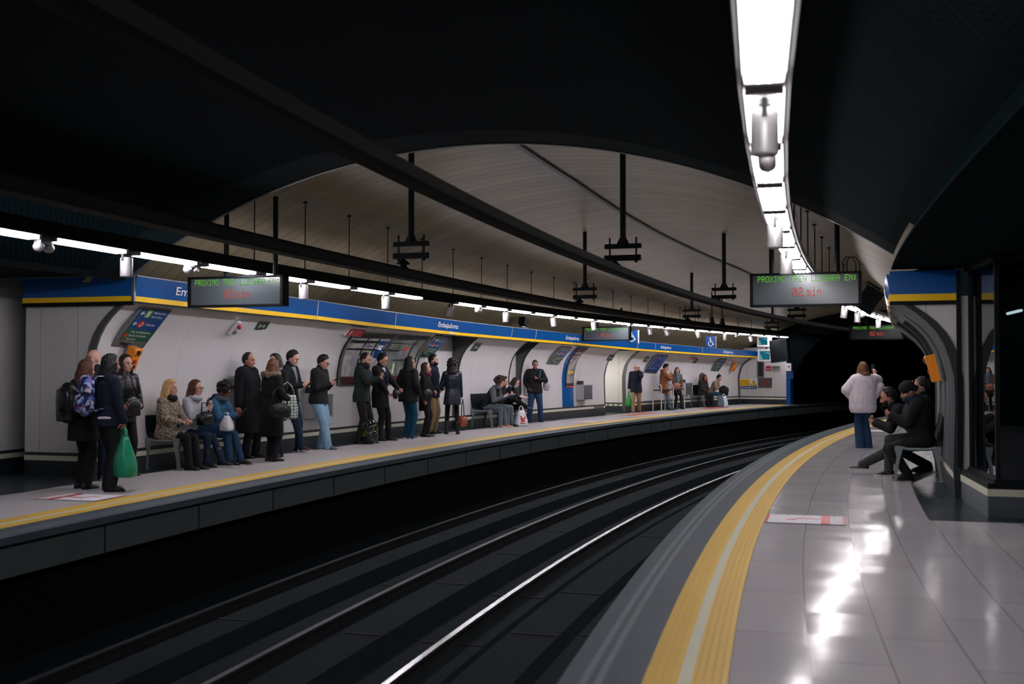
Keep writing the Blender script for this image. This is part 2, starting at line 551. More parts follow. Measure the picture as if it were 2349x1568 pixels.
structure(sweep('floor_right', [(-.794, 0), (-12.0, 0)], -8, 60, M['floor']))
structure(sweep('floor_left', [(6.527, 0), (12.0, 0)], -2, S_END + .4, M['floor_dull']))
structure(sweep('floor_trackbed', [(-.30, -1.30), (.28, -1.30), (.30, -1.17), (1.02, -1.17), (1.06, -1.30), (1.16, -1.30), (1.2, -1.17), (1.72, -1.17),
    (1.76, -1.3), (1.98, -1.3) if False else (1.80, -1.17), (2.45, -1.17), (2.49, -1.36), (2.86, -1.36), (2.90, -1.17), (3.24, -1.17), (3.26, -1.17), (3.95, -1.17), (4.0, -1.36), (4.42, -1.36), (4.46, -1.17), (5.25, -1.17), (5.3, -1.3), (6.15, -1.3)],
    -6, 75, M['concrete']))
structure(sweep('wall_platform_face_right', [(-.0, -.075), (-.14, -.08), (-.14, -.42), (-.32, -.44), (-.32, -1.35)], -6, 60, M['shade_face']))
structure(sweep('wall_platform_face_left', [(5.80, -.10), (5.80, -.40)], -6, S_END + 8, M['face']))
structure(sweep('wall_platform_recess_left', [(5.80, -.40), (6.12, -.44), (6.12, -1.35)], -6, S_END + 8, M['shade_face']))
structure(sweep('wall_platform_lip_left', [(5.664, -.07), (5.80, -.075), (5.80, -.10)], -6, S_END + 8, M['shade_face']))
# panel joints of the left face
b = MB()
for i in range(24):
    s = 8.4 + 1.7 * i
    b.extrude_poly(spanel(s, [(5.797, -.08), (5.797, -.415), (5.793, -.415), (5.793, -.08)]), axes(s)[0] * .02)
structure(b.build('trim_face_joints', M['ballast']))

def strip(name, n0, n1, m, s0, s1, z0=-.07, z1=.0):
    return structure(sweep(name, [(n0, z0), (n1, z0), (n1, z1), (n0, z1)], s0, s1, m, closed=True))
o = strip('trim_edge_right', 0, -.394, M['edge'], -8, 60)
for a in (.10, .17):
    structure(sweep('trim_edge_line_right', [(-a, .001), (-a - .035, .001)], -8, 60, M['edge_light'], parent=None))
strip('trim_tactile_right', -.394, -.56, M['tactile'], -8, 60, z1=.004)
strip('trim_pale_line_right', -.56, -.622, M['pale_line'], -8, 60, z1=.005)
strip('trim_tactile_inner_right', -.622, -.794, M['tactile'], -8, 60, z1=.004)
strip('trim_edge_left', 5.664, 6.08, M['edge'], -2, S_END + 8)
strip('trim_tactile_left', 6.08, 6.245, M['tactile'], -2, S_END + .4, z1=.004)
strip('trim_pale_line_left', 6.245, 6.315, M['pale_line'], -2, S_END + .4, z1=.005)
strip('trim_tactile_inner_left', 6.315, 6.527, M['tactile'], -2, S_END + .4, z1=.004)
for a in (.12, .2):
    structure(sweep('trim_edge_line_left', [(5.664 + a, .001), (5.664 + a + .03, .001)], -2, S_END, M['edge_light']))
# dark apron along the right wall and round the glass booth
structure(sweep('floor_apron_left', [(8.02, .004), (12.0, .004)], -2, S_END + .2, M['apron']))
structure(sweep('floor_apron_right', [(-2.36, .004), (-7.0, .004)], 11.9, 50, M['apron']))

# rails: head, web and foot; heads without the light's reflection are coloured dark
rail_pr = [(-.07, -.16), (.07, -.16), (.07, -.145), (.012, -.12), (.012, -.045), (.036, -.036), (.036, -.004), (.028, 0), (-.028, 0), (-.036, -.004), (-.036, -.036), (-.012, -.045), (-.012, -.12), (-.07, -.145)]
for n, lab in ((.645, 'steel running rail closest to the right platform edge'), (2.09, 'shiny steel rail, bright line in the middle of the near track'),
               (3.5, 'dark steel rail of the far track, on its near side'), (4.95, 'thin dark rail closest to the left platform face')):
    r = sweep('rail', [(n + a, -1.05 + c) for a, c in rail_pr], -6, 75, M['rail_side'], closed=True)
    tag(r, lab, 'rail', 'running rails of the two tracks')
    sweep('rail_head', [(n - .030, -1.0505), (n + .030, -1.0505), (n + .030, -1.0485), (n - .030, -1.0485)], -6, 75, M['rail'] if n in (2.09,) else M['rail_shaded'], closed=True, parent=r)

# slab joints and sleeper blocks of the track bed
b = MB()
for i in range(30):
    s = 6 + 2.35 * i
    for n0, n1 in ((.32, 1.0), (1.22, 1.7), (1.82, 2.43), (2.92, 3.3), (3.6, 3.93), (4.5, 5.2)):
        if random.random() < .55:
            p = P(s + random.uniform(-.4, .4), (n0 + n1) / 2, -1.168)
            t, r, u = axes(s)
            b.box(p, (.03, (n1 - n0) / 2, .006), Matrix((t, r, u)).transposed())
structure(b.build('trim_track_joints', M['ballast']))

# ---------------------------------------------------------------- ceilings
structure(sweep('ceiling_vault', vault_arc(4.75, 8.7, -2.62, 8.45, 44), 13.0, S_END + .3, M['vault'], zf=gz, ds=.5, smooth=True))
near = vault_arc(4.28, 8.82, -2.10, 7.76, 44)
structure(sweep('ceiling_near', near, -8, 12.35, M['mesh'], ds=.7, smooth=True))
structure(sweep('ceiling_soffit_band', near, 12.35, 13.12, M['soffit'], ds=.4, smooth=True))
# upstand closing the step between the low near ceiling and the vault
b = MB()
lo = [P(13.12, n, z) for n, z in near]; hi = [P(13.12, n, z + .75) for n, z in near]
b.rings([lo, hi], cap=False, closed=False)
structure(b.build('ceiling_step', M['soffit']))
# pale edge trim of the step
b = MB()
b.rings([[P(13.10, n, z - .012), ] + [P(13.16, n, z - .012), P(13.16, n, z + .03), P(13.10, n, z + .03)] for n, z in near], cap=True)
structure(b.build('trim_ceiling_step', M['frame_metal']))
structure(sweep('ceiling_passage_left', [(7.76, 2.69), (7.76, 2.775), (12, 2.775)], -6, 13.0, M['black_soffit']))
structure(sweep('ceiling_passage_right', [(-2.1, 2.69), (-2.1, 2.67), (-9, 2.67)], -8, 14.0, M['mesh']))
structure(sweep('trim_vault_seam', [(2.88, 4.745), (2.96, 4.745), (2.96, 4.72), (2.88, 4.72)], 13.2, S_END, M['dark_metal'], closed=True, zf=gz))

# ---------------------------------------------------------------- left wall: bays, ends, skirting, name band
LW = [(prof(z), z) for z in (.33, .9, 1.3, 1.45, 1.65, 1.82, 1.97, 2.1, 2.22, 2.32, 2.44)]
BAYS = [(13.2, 23.2), (25.33, 28.2), (28.95, 34.75), (36.4, S_END)]
def lw_zf(s):
    return gz(s)
def skirt(name, n, s0, s1, sgn=1):
    for nm, z0, z1, d, m in (('baseboard_' + name, 0, .215, 0, M['dark_stone']), ('trim_luminous_' + name, .215, .285, .006 * -sgn, M['cream_strip']), ('trim_dark_' + name, .285, .33, .004 * -sgn, M['dark_stone'])):
        structure(sweep(nm, [(n + d, z0), (n + d + .05 * sgn, z0), (n + d + .05 * sgn, z1), (n + d, z1)], s0, s1, m, closed=True))
def flat_uv(b, name, m, uv):
    return structure(b.build(name, m, uv=uv, fix=False))
def end_face(name, s, n_out, m, top=2.44, zf=None):
    """face of a bay's end: everything behind the curved wall line out to n_out"""
    b = MB(); uv = []
    k = gz(s)
    a = [P(s, n, z * k) for n, z in LW]; c = [P(s, n_out, z * k) for n, z in LW]
    b.rings([a, c], cap=False, closed=False)
    uv = [(n, z) for n, z in LW] + [(n_out, z) for n, z in LW]
    return flat_uv(b, name, m, uv)
for i, (s0, s1) in enumerate(BAYS):
    structure(sweep('wall_left', LW, s0, s1, M['wall'], zf=lw_zf, ds=.5, smooth=True))
    skirt('left', 8.42, s0, s1)
for s, no, nm in ((13.2, 9.55, 'wall_end_near'), (25.33, 8.62, 'wall_end_alcove'), (28.95, 8.62, 'wall_end_alcove'), (36.4, 9.9, 'wall_end_passage')):
    end_face(nm, s, no, M['end_wall'] if no > 9 else M['frame_metal'])  # alcove ends in grey: their weaker light is put into the colour
    for a, z0, z1, m in (('baseboard_end', 0, .215, M['dark_stone']), ('trim_luminous_end', .215, .285, M['cream_strip']), ('trim_dark_end', .285, .33, M['dark_stone'])):
        b = MB(); b.extrude_poly([P(s - .01, 8.42, z0), P(s - .01, no, z0), P(s - .01, no, z1), P(s - .01, 8.42, z1)], axes(s)[0] * .04)
        structure(b.build(a, m))
# curved metal edges of the bays
def arc_trim(s, w, d, m, name='trim_bay_edge', depth=.03):
    k = gz(s)
    b = MB()
    rs = []
    for n, z in [(8.44, 0.0)] + LW:
        rs.append([P(s - .012, n - d, z * k), P(s - .012, n + w, z * k), P(s + depth, n + w, z * k), P(s + depth, n - d, z * k)])
    b.rings(rs)
    structure(b.build(name, m))
arc_trim(13.2, .10, .012, M['frame_metal'])
arc_trim(23.22, .03, .01, M['dark_metal'])
arc_trim(25.33, .015, .01, M['dark_metal'])
arc_trim(28.22, .03, .012, M['dark_metal'])
arc_trim(28.95, .02, .012, M['dark_metal'])
arc_trim(34.77, .03, .014, M['dark_metal'])
arc_trim(36.4, .10, .012, M['frame_metal'])
# alcove back walls, passage walls, ends
def back(name, n, s0, s1, z1, m, z0=0):
    structure(sweep(name, [(n, z0), (n, z1)], s0, s1, m))
back('wall_alcove', 8.60, 23.15, 25.4, 2.4, M['end_wall'])
back('wall_alcove', 8.60, 28.15, 29.0, 2.3, M['end_wall'])
skirt('alcove', 8.57, 23.25, 25.3); skirt('alcove', 8.57, 28.25, 28.92)
back('wall_passage', 10.0, 1.0, 16.0, 2.8, M['wall'])
skirt('passage', 9.98, 1.0, 16.0)
back('wall_passage', 9.9, 34.3, 36.45, 2.2, M['end_wall'])
b = MB(); b.rings([[P(34.79, 8.45, 0), P(34.79, 8.45, 2.1)], [P(34.79, 9.9, 0), P(34.79, 9.9, 2.1)]], cap=False, closed=False)
structure(b.build('wall_passage_side', M['end_wall'], uv=[(0, 0), (0, 2), (1.4, 0), (1.4, 2)], fix=False))
# emergency markings on the luminous strip: ticks before the passage, chevrons on its end
b = MB()
for i in range(9):
    p = frame(33.9 + .085 * i, 8.406, .2475)
    b.box(p.translation, (.02, .004, .034), p.to_3x3())
structure(b.build('trim_tick_marks', M['rubber']))
b = MB()
for i in range(6):
    u = -1.25 + .19 * i
    for k_ in (0,):
        b.add([P(36.385, 8.45 - u + a, zz) for a, zz in ((0, .25), (-.05, .281), (-.10, .281), (-.05, .25), (-.10, .219), (-.05, .219))], [(0, 1, 2, 3, 4, 5)])
structure(b.build('trim_chevrons', M['rubber']))

# dark slot above the wall and the blue and yellow station name band
structure(sweep('trim_slot_left', [(7.870, 2.42), (7.730, 2.40), (7.730, 2.43)], 13.14, S_END, M['black_metal'], zf=lw_zf, ds=.5))
band = structure(sweep('trim_name_band_left', [(7.715, 2.495), (7.770, 2.495), (7.770, 2.765), (7.670, 2.765)], 13.14, S_END, M['blue'], closed=True, zf=lw_zf, ds=.5))
structure(sweep('trim_yellow_left', [(7.722, 2.425), (7.770, 2.425), (7.770, 2.495), (7.715, 2.495)], 13.14, S_END, M['yellow'], closed=True, zf=lw_zf, ds=.5))
structure(sweep('trim_band_lip_left', [(7.665, 2.765), (7.770, 2.765), (7.770, 2.778), (7.665, 2.778)], 13.14, S_END, M['grey_metal'], closed=True, zf=lw_zf, ds=.5))
structure(sweep('ceiling_ledge_left', [(7.770, 2.74), (8.6, 2.85)], 13.14, S_END, M['soffit'], zf=lw_zf, ds=.5))
def band_end(s, n0, n1, sgn, k=1.0):
    for nm, z0, z1, m in (('trim_name_band_end', 2.495, 2.765, M['blue']), ('trim_yellow_end', 2.425, 2.495, M['yellow']), ('trim_slot_end', 2.37, 2.425, M['black_metal'])):
        b = MB(); b.extrude_poly([P(s, n0, z0 * k), P(s, n1, z0 * k), P(s, n1, z1 * k), P(s, n0, z1 * k)], axes(s)[0] * .04)
        structure(b.build(nm, m))
band_end(13.13, 7.730, 9.55, 1)
b = MB(); b.extrude_poly([P(13.12, 7.705, 2.42), P(13.12, 7.745, 2.42), P(13.12, 7.745, 2.78), P(13.12, 7.705, 2.78)], axes(13.12)[0] * .04)
structure(b.build('trim_band_corner', M['grey_metal']))
# joints of the band panels
b = MB()
for s in (17.97, 20.94, 26.83, 28.31, 35.75, 37.2, 41.45):
    k = gz(s)
    b.extrude_poly([P(s, 7.708, 2.43 * k), P(s, 7.702, 2.43 * k), P(s, 7.658, 2.765 * k), P(s, 7.664, 2.765 * k)], axes(s)[0] * .014)
structure(b.build('trim_band_joints', M['cream_strip']))
# station name on the band, small pale flag under each name
def band_plane(s):
    k = gz(s)
    t = axes(s)[0]
    return Plane(P(s, 7.664, 2.765 * k), P(s, 7.664, 2.765 * k) + t, P(s, 7.714, 2.495 * k), lift=.004)
for s, w in ((14.0, 1.3), (22.88, 1.0), (30.3, .94), (37.7, .92), (43.5, .95)):
    pl = band_plane(s)
    b = MB(); pl.text(b, 'Embajadores', 0, pl.h * .70, pl.h * .62, bold=.012, fit=w, k=1)
    # the lettering follows the curve of the band
    vs = []
    for v in b.v:
        d = v - pl.o; u = d.dot(pl.u); h = d.dot(pl.vv) / pl.h
        k = gz(s + u)
        vs.append(P(s + u, 7.664 + .05 * h - .005, (2.765 - .27 * h) * k))
    b.v = vs
    b.build('lettering', M['white_letter'], parent=band, label='white condensed station name on the blue band', fix=False)
    b = MB(); k = gz(s + w * .62)
    sc_ = s + w * .62
    b.add([P(sc_ + a, 7.712 + .003, (2.43 + h) * k) for a, h in ((0, .008), (.2, .008), (.2, .057), (0, .057))], [(0, 1, 2, 3)])
    pl2 = Plane(P(sc_, 7.708, 2.487 * k), P(sc_, 7.708, 2.487 * k) + axes(sc_)[0], P(sc_, 7.715, 2.43 * k))
    structure(b.build('trim_band_flag', M['pale_line'], fix=False))
    if s < 14:
        b2 = MB(); pl2.text(b2, 'Acacias', .0, .05, .055, fit=.2, k=1.5)
        structure(b2.build('trim_band_flag_lettering', M['white_letter'], fix=False))

# ---------------------------------------------------------------- far end of the left platform
E_ = S_END
b = MB(); uv = []
k = gz(E_)
pts = [(8.45, 0), (6.3, 0), (6.3, 2.4), (8.45, 2.4)]
b.add([P(E_, n, z) for n, z in pts], [(0, 1, 2, 3)])
structure(b.build('wall_end_left', M['end_wall'], uv=[(n, z) for n, z in pts], fix=False))
for nm, z0, z1, m in (('baseboard_far_end', 0, .215, M['dark_stone']), ('trim_luminous_far_end', .215, .285, M['cream_strip']), ('trim_dark_far_end', .285, .33, M['dark_stone'])):
    b = MB(); b.extrude_poly([P(E_ - .01, 8.42, z0), P(E_ - .01, 6.3, z0), P(E_ - .01, 6.3, z1), P(E_ - .01, 8.42, z1)], axes(E_)[0] * -.03)
    structure(b.build(nm, m))
arc_trim(E_ - .03, .0, .07, M['frame_metal'])
for nm, z0, z1, m in (('trim_name_band_far', 2.495, 2.765, M['blue']), ('trim_yellow_far', 2.425, 2.495, M['yellow'])):
    b = MB(); b.extrude_poly([P(E_ - .03, 7.72, z0 * k), P(E_ - .03, 6.3, z0 * k), P(E_ - .03, 6.3, z1 * k), P(E_ - .03, 7.72, z1 * k)], axes(E_)[0] * -.04)
    structure(b.build(nm, m))
b = MB(); b.extrude_poly([P(E_ - .05, 6.3, 0), P(E_ - .05, 6.12, 0), P(E_ - .05, 6.12, 1.75), P(E_ - .05, 6.3, 1.75)], axes(E_)[0] * .3)
structure(b.build('trim_blue_pillar', M['blue']))

# portal wall and tunnel beyond
ring_o = vault_arc(4.75, 8.7, -2.62, 8.45, 44)
b = MB()
hole = []
for i in range(45):
    a = math.pi * i / 44
    hole.append((2.83 + 3.35 * math.cos(a), .35 + 3.0 * math.sin(a)))
out = [(n, z * gz(E_)) for n, z in reversed(ring_o)]
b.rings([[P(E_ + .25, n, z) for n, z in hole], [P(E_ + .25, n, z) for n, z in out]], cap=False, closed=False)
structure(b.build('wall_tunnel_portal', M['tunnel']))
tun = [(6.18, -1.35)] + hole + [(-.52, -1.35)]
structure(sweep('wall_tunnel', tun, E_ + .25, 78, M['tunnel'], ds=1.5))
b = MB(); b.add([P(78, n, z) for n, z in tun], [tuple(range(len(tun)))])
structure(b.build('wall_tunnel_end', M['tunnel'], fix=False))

# ---------------------------------------------------------------- right wall
SR = 14.0
RZ = (.33, .7, 1.1, 1.4, 1.6, 1.78, 1.92, 2.05, 2.16, 2.26, 2.345)
def rw(z):
    return -2.80 + (8.46 - prof(z * 1.04)) * 1.2
RW = [(rw(z), z) for z in RZ]
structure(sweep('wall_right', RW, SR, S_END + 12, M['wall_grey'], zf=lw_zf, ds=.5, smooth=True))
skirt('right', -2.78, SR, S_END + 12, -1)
b = MB()
b.rings([[P(SR, n, z) for n, z in RW], [P(SR, -2.94, z) for n, z in RW]], cap=False, closed=False)
structure(b.build('wall_right_end', M['end_wall'], uv=[(n, z) for n, z in RW] + [(-2.94, z) for n, z in RW], fix=False))
b = MB(); rs = []
for n, z in [(-2.79, 0)] + RW:
    rs.append([P(SR - .02, n + .012, z), P(SR - .02, n - .09, z), P(SR + .06, n - .09, z), P(SR + .06, n + .012, z)])
b.rings(rs)
structure(b.build('trim_right_arch', M['dark_metal']))
for s, m in ((14.25, 'grey_metal'), (14.75, 'grey_metal'), (15.6, 'grey_metal'), (17.0, 'grey_metal'), (20.0, 'frame_metal')):
    b = MB(); rs = []
    for n, z in [(-2.78, .33)] + RW:
        rs.append([P(s, n + .03, z * gz(s)), P(s, n - .02, z * gz(s)), P(s + .05, n - .02, z * gz(s)), P(s + .05, n + .03, z * gz(s))])
    b.rings(rs)
    structure(b.build('trim_right_rib', M[m]))
structure(sweep('trim_name_band_right', [(-2.08, 2.40), (-2.14, 2.40), (-2.14, 2.62), (-2.04, 2.62)], SR - .03, S_END + 10, M['blue'], closed=True, zf=lw_zf))
structure(sweep('trim_yellow_right', [(-2.09, 2.33), (-2.14, 2.33), (-2.14, 2.40), (-2.08, 2.40)], SR - .03, S_END + 10, M['yellow'], closed=True, zf=lw_zf))
structure(sweep('ceiling_ledge_right', [(-2.14, 2.61), (-2.9, 2.8)], SR, S_END + 10, M['soffit'], zf=lw_zf))
for nm, z0, z1, m in (('trim_name_band_right_end', 2.375, 2.65, M['blue']), ('trim_yellow_right_end', 2.295, 2.375, M['yellow']), ('trim_slot_right_end', 2.25, 2.295, M['black_metal'])):
    b = MB(); b.extrude_poly([P(SR - .04, -2.08, z0), P(SR - .04, -2.86, z0), P(SR - .04, -2.86, z1), P(SR - .04, -2.08, z1)], axes(SR)[0] * .03)
    structure(b.build(nm, m))
back('wall_right_passage', -8.0, -6, 16, 2.8, M['black_soffit'])
# ---------------------------------------------------------------- light strips
TR = .0135
def make_luminaire(name, n, z, w, ntub, m_house, tube_len=1.16, tube_m='tube', shade=False, only=None):
    t = thing(name, 'x', 'ceiling light', frame(0, n, z))
    b = MB()
    L = tube_len / 2 + .06
    # open tray: a spine above the tubes, thin side rails and end bars
    b.box((0, 0, .058), (L, w * .5, .006))
    for sg in (-1, 1):
        if ntub > 3:
            b.box((0, sg * (w / 2 + .010), .008), (L, .006, .045))
        if shade and sg > 0:
            b.box((0, w / 2 + .012, .012), (L, .004, .042))
        b.box((sg * L, 0, .03), (.012, w / 2 + .012, .03))
    b = MB()
    b.box((0, 0, .044), (L - .014, w / 2 - .002, .003))
    for sg in (-1, 1):
        b.box((sg * (L - .035), 0, .022), (.02, w / 2 - .01, .018))
    b.build('reflector', M['reflector'], t)
    for i in range(ntub):
        if only and i not in only:
            continue
        y = (i - (ntub - 1) / 2) * (w / ntub)
        dx = .0 if ntub < 3 or i % 3 else .03
        b = MB(); b.tube([(-tube_len / 2 + dx, y, .016), (tube_len / 2 - dx, y, .016)], TR, 8)
        b.build('tube', M[tube_m], t, smooth=True)
    return t

def ordinal(i):
    w = ['first', 'second', 'third', 'fourth', 'fifth', 'sixth', 'seventh', 'eighth', 'ninth', 'tenth', 'eleventh', 'twelfth', 'thirteenth', 'fourteenth', 'fifteenth', 'sixteenth', 'seventeenth', 'eighteenth', 'nineteenth', 'twentieth']
    if i < 20:
        return w[i]
    return {2: 'twenty', 3: 'thirty'}[(i + 1) // 10] + '-' + w[(i + 1) % 10 - 1] if (i + 1) % 10 else {20: 'twentieth', 30: 'thirtieth', 40: 'fortieth'}[i + 1]

NL, ZL = 6.25, 2.795
protoL = make_luminaire('fluorescent_luminaire', NL, ZL, .16, 3, M['black_metal'], tube_m='tube_left')
protoS = make_luminaire('fluorescent_luminaire', NL, ZL, .16, 3, M['black_metal'], tube_m='tube_left', shade=True, only=(0, 2))
usedS = False
vis = 0
first = True
for i in range(-1, 27):
    s = 9.83 + 1.372 * i + .56
    if i in (7,):
        continue                      # the unlit length of the strip
    lab = 'lit fluorescent tube light over the left platform, %s from the left edge of the view' % ordinal(vis) if s > 8.9 else 'lit fluorescent tube light over the left platform, before the photo edge'
    if s > 8.9:
        vis += 1
    mtx = frame(s, NL, ZL)
    if s < 17.2:
        if not usedS:
            protoS.matrix_world = mtx; protoS['label'] = lab; protoS['group'] = 'tube lights over the left platform'; usedS = True
        else:
            dup(protoS, mtx, lab, 'tube lights over the left platform')
    elif first:
        protoL.matrix_world = mtx; protoL['label'] = lab; protoL['group'] = 'tube lights over the left platform'; first = False
    else:
        dup(protoL, mtx, lab, 'tube lights over the left platform')
# dark length with a pale cover
t = thing('unlit_luminaire', 'unlit pale cover in the light strip, the dark gap in the row of tubes', 'ceiling light', frame(9.83 + 1.372 * 7 + .56, NL, ZL))
b = MB(); b.box((0, 0, .035), (.66, .07, .028)); b.build('housing', M['black_metal'], t)
b = MB(); b.box((0, 0, .004), (.62, .05, .004)); b.build('diffuser', M['white_enamel'], t)

NR, ZR = -.98, 2.80
protoR = make_luminaire('fluorescent_luminaire', NR, ZR, .20, 4, M['grey_metal'])
protoH = make_luminaire('fluorescent_luminaire', NR, ZR, .20, 4, M['grey_metal'], only=(0, 3))
first = True; vis = 0
for i in range(-8, 30):
    s = 4.0 + 1.415 * i + .63
    lab = 'broad four tube light over the right platform, %s counted away from the viewer' % ordinal(vis) if s > 3.9 else 'broad four tube light over the right platform, before the view begins'
    if s > 3.9:
        vis += 1
    mtx = frame(s, NR, ZR)
    if i == 1:
        protoH.matrix_world = mtx; protoH['label'] = 'two tube light behind the large white can over the right platform'; protoH['group'] = 'tube lights over the right platform'
        continue
    if first:
        protoR.matrix_world = mtx; protoR['label'] = lab; protoR['group'] = 'tube lights over the right platform'; first = False
    else:
        dup(protoR, mtx, lab, 'tube lights over the right platform')

# continuous carrier channels with their hanging rods
def channel(n, z0, z1, w, s0, s1, m, label, rods, rod_top):
    o = sweep('light_channel', [(n - w / 2, z0), (n + w / 2, z0), (n + w / 2, z1), (n - w / 2, z1)], s0, s1, m, ds=1.372, closed=True)
    tag(o, label, 'light channel')
    for s in rods:
        b = MB(); top = rod_top(s)
        b.tube([P(s, n, z1 - .01), P(s, n, top)], .0085, 6)
        b.box(P(s, n, top - .01), (.03, .03, .01))
        b.build('rod', M['black_metal'], o)
    return o
def vault_z(s, n):
    top, r = (4.75, 8.7) if s > 13.1 else (4.28, 8.82)
    return (top - r + math.sqrt(r * r - (n - 2.83) ** 2)) * gz(s)
channel(NL, ZL + .064, ZL + .20, .16, 3, 46.4, M['black_metal'], 'long black channel carrying the tube lights above the left platform',
        [13.75 + 1.385 * i for i in range(24)], lambda s: vault_z(s, NL))
channel(NR, ZR + .064, ZR + .15, .25, -8, 46, M['grey_metal'], 'long grey channel carrying the broad tube lights above the right platform',
        [14.2 + 1.415 * i for i in range(20)], lambda s: vault_z(s, NR))

# can spotlights
def make_can():
    t = thing('can_spotlight', 'x', 'spotlight', Matrix())
    b = MB()
    b.tube([(0, 0, -.005), (0, 0, .02)], .035, 12)
    b.box((-.075, 0, -.03), (.005, .012, .045)); b.box((.075, 0, -.03), (.005, .012, .045)); b.box((0, 0, .012), (.08, .012, .005))
    b.build('bracket', M['dark_metal'], t)
    b = MB()
    b.lathe([(.0, -.03), (.055, -.03), (.064, -.036), (.068, -.05), (.069, -.24), (.066, -.252), (.060, -.254), (.058, -.235), (.0, -.232)], seg=24)
    b.build('can', M['can'], t, smooth=False)
    b = MB(); b.lathe([(.0, -.238), (.055, -.238), (.055, -.236), (0, -.236)], seg=18); b.build('lens', M['white_enamel'], t)
    return t
can = make_can()
for o in can.children:
    for p in o.data.polygons:
        p.use_smooth = o.name.startswith('can')
cans_left = [(11.04, 0, 0), (15.09, 0, 0), (17.82, 0, 0), (20.58, .22, 1.57), (23.35, 0, 0), (26.15, -.12, 1.2), (28.87, -.15, 1.57), (33.2, -.25, 1.57), (34.61, -.35, 1.57), (37.43, -.35, 1.57), (40.16, 0, 0), (42.67, -.25, 1.57)]
first = True
for i, (s, tilt, yaw) in enumerate(cans_left):
    lab = '%s silver can spotlight of the left light strip%s' % (ordinal(i), ', tilted sideways' if tilt else ', hanging straight down')
    m = frame(s, NL, ZL) @ Matrix.Rotation(tilt, 4, 'X')
    if first:
        can.matrix_world = m; can['label'] = lab; can['group'] = 'can spotlights over the left platform'; first = False
    else:
        dup(can, m, lab, 'can spotlights over the left platform')
for i, (s, n, tilt) in enumerate([(5.62, -.98, 0), (10.0, -.97, 0), (12.85, -.96, 0), (24.3, -.98, .15), (26.6, -.98, 0), (30.5, -.98, 0)]):
    lab = ['large white can spotlight closest to the viewer under the broad tube lights', 'white can spotlight hanging above the right display board', 'white can spotlight just over the top edge of the right display board',
           'tilted can spotlight just below the right display board', 'second can spotlight below the right display board', 'small can spotlight above the far red and green display'][i]
    dup(can, frame(s, n, ZR) @ Matrix.Rotation(tilt, 4, 'X'), lab, 'can spotlights over the right platform')

# twin emergency floodlights
def make_flood():
    t = thing('emergency_floodlight', 'x', 'emergency light', Matrix())
    b = MB(); b.box((0, 0, .0), (.09, .04, .022)); b.build('body', M['grey_metal'], t)
    for sg in (-1, 1):
        b = MB(); b.ell((sg * .075, -.005, -.055), (.058, .055, .05)); b.build('globe', M['can'], t, smooth=True)
    return t
fl = make_flood()
for i, (s, n, lab) in enumerate([(12.28, NL, 'twin globe emergency light above the left display board'), (9.71, NL, 'dark twin globe emergency light at the far left of the light strip'), (21.9, NL, 'twin globe emergency light above the first station name in full'),
        (31.64, NL, 'twin globe emergency light above the middle display board'), (41.33, NL, 'twin globe emergency light near the end of the left strip'),
        (6.85, NR, 'twin globe emergency light behind the large can of the right strip'), (27.4, NR, 'twin globe emergency light below the right display board')]):
    m = frame(s, n, (ZL if n > 0 else ZR) - .01)
    if i == 0:
        fl.matrix_world = m; fl['label'] = lab; fl['group'] = 'twin emergency lights'
    else:
        dup(fl, m, lab, 'twin emergency lights')

# ---------------------------------------------------------------- overhead conductor rails and their hangers
o = sweep('overhead_conductor', [(1.47, 2.95), (1.49, 2.955), (1.65, 2.955), (1.67, 2.95), (1.67, 2.86), (1.63, 2.84), (1.51, 2.84), (1.47, 2.86)], -4, 60, M['black_metal'], closed=True, zf=lambda s: 1 - .0012 * max(0, s - 18))
tag(o, 'black overhead conductor rail above the near track, the thick diagonal bar', 'overhead rail')
o = sweep('overhead_conductor', [(4.2, 2.885), (4.22, 2.89), (4.42, 2.89), (4.44, 2.885), (4.44, 2.775), (4.41, 2.755), (4.23, 2.755), (4.2, 2.775)], -4, 60, M['black_metal'], closed=True, zf=lambda s: 1 - .0005 * max(0, s - 18))
tag(o, 'black overhead conductor rail above the far track, close to the left light strip', 'overhead rail')
def make_hanger(ztop, zrail, dn):
    t = thing('conductor_hanger', 'x', 'hanger', Matrix())
    b = MB(); b.tube([(0, 0, 3.25), (0, 0, ztop)], .043, 10); b.build('pole', M['black_metal'], t)
    b = MB(); b.extrude_poly([(-.012, -.09, 3.265), (-.012, .09, 3.265), (-.012, .042, 3.36), (-.012, -.042, 3.36)], (.024, 0, 0)); b.build('gusset', M['black_metal'], t)
    b = MB(); b.box((0, 0, 3.235), (.03, .26, .033)); b.build('upper_bar', M['black_metal'], t)
    b = MB(); b.box((0, .005, 3.07), (.03, .26, .04)); b.build('lower_bar', M['black_metal'], t)
    for sg in (-1, 1):
        b = MB(); b.tube([(0, sg * .19, 3.0), (0, sg * .19, 3.36)], .014, 8); b.tube([(0, sg * .19, 3.005), (0, sg * .19, 3.03)], .024, 6); b.build('threaded_rod', M['black_metal'], t)
    b = MB()
    b.lathe([(.02, 3.04), (.03, 3.02), (.06, 2.995), (.095, 2.965), (.10, 2.955), (.05, 2.95), (.05, zrail + .03), (.07, zrail + .02), (.07, zrail - .005), (0, zrail - .005)], c=(0, dn, 0), seg=16)
    b.build('insulator', M['black_metal'], t, smooth=True)
    return t
hp = {0: make_hanger(4.9, 2.89, .12), 1: make_hanger(4.9, 2.955, .12)}
used = {0: False, 1: False}
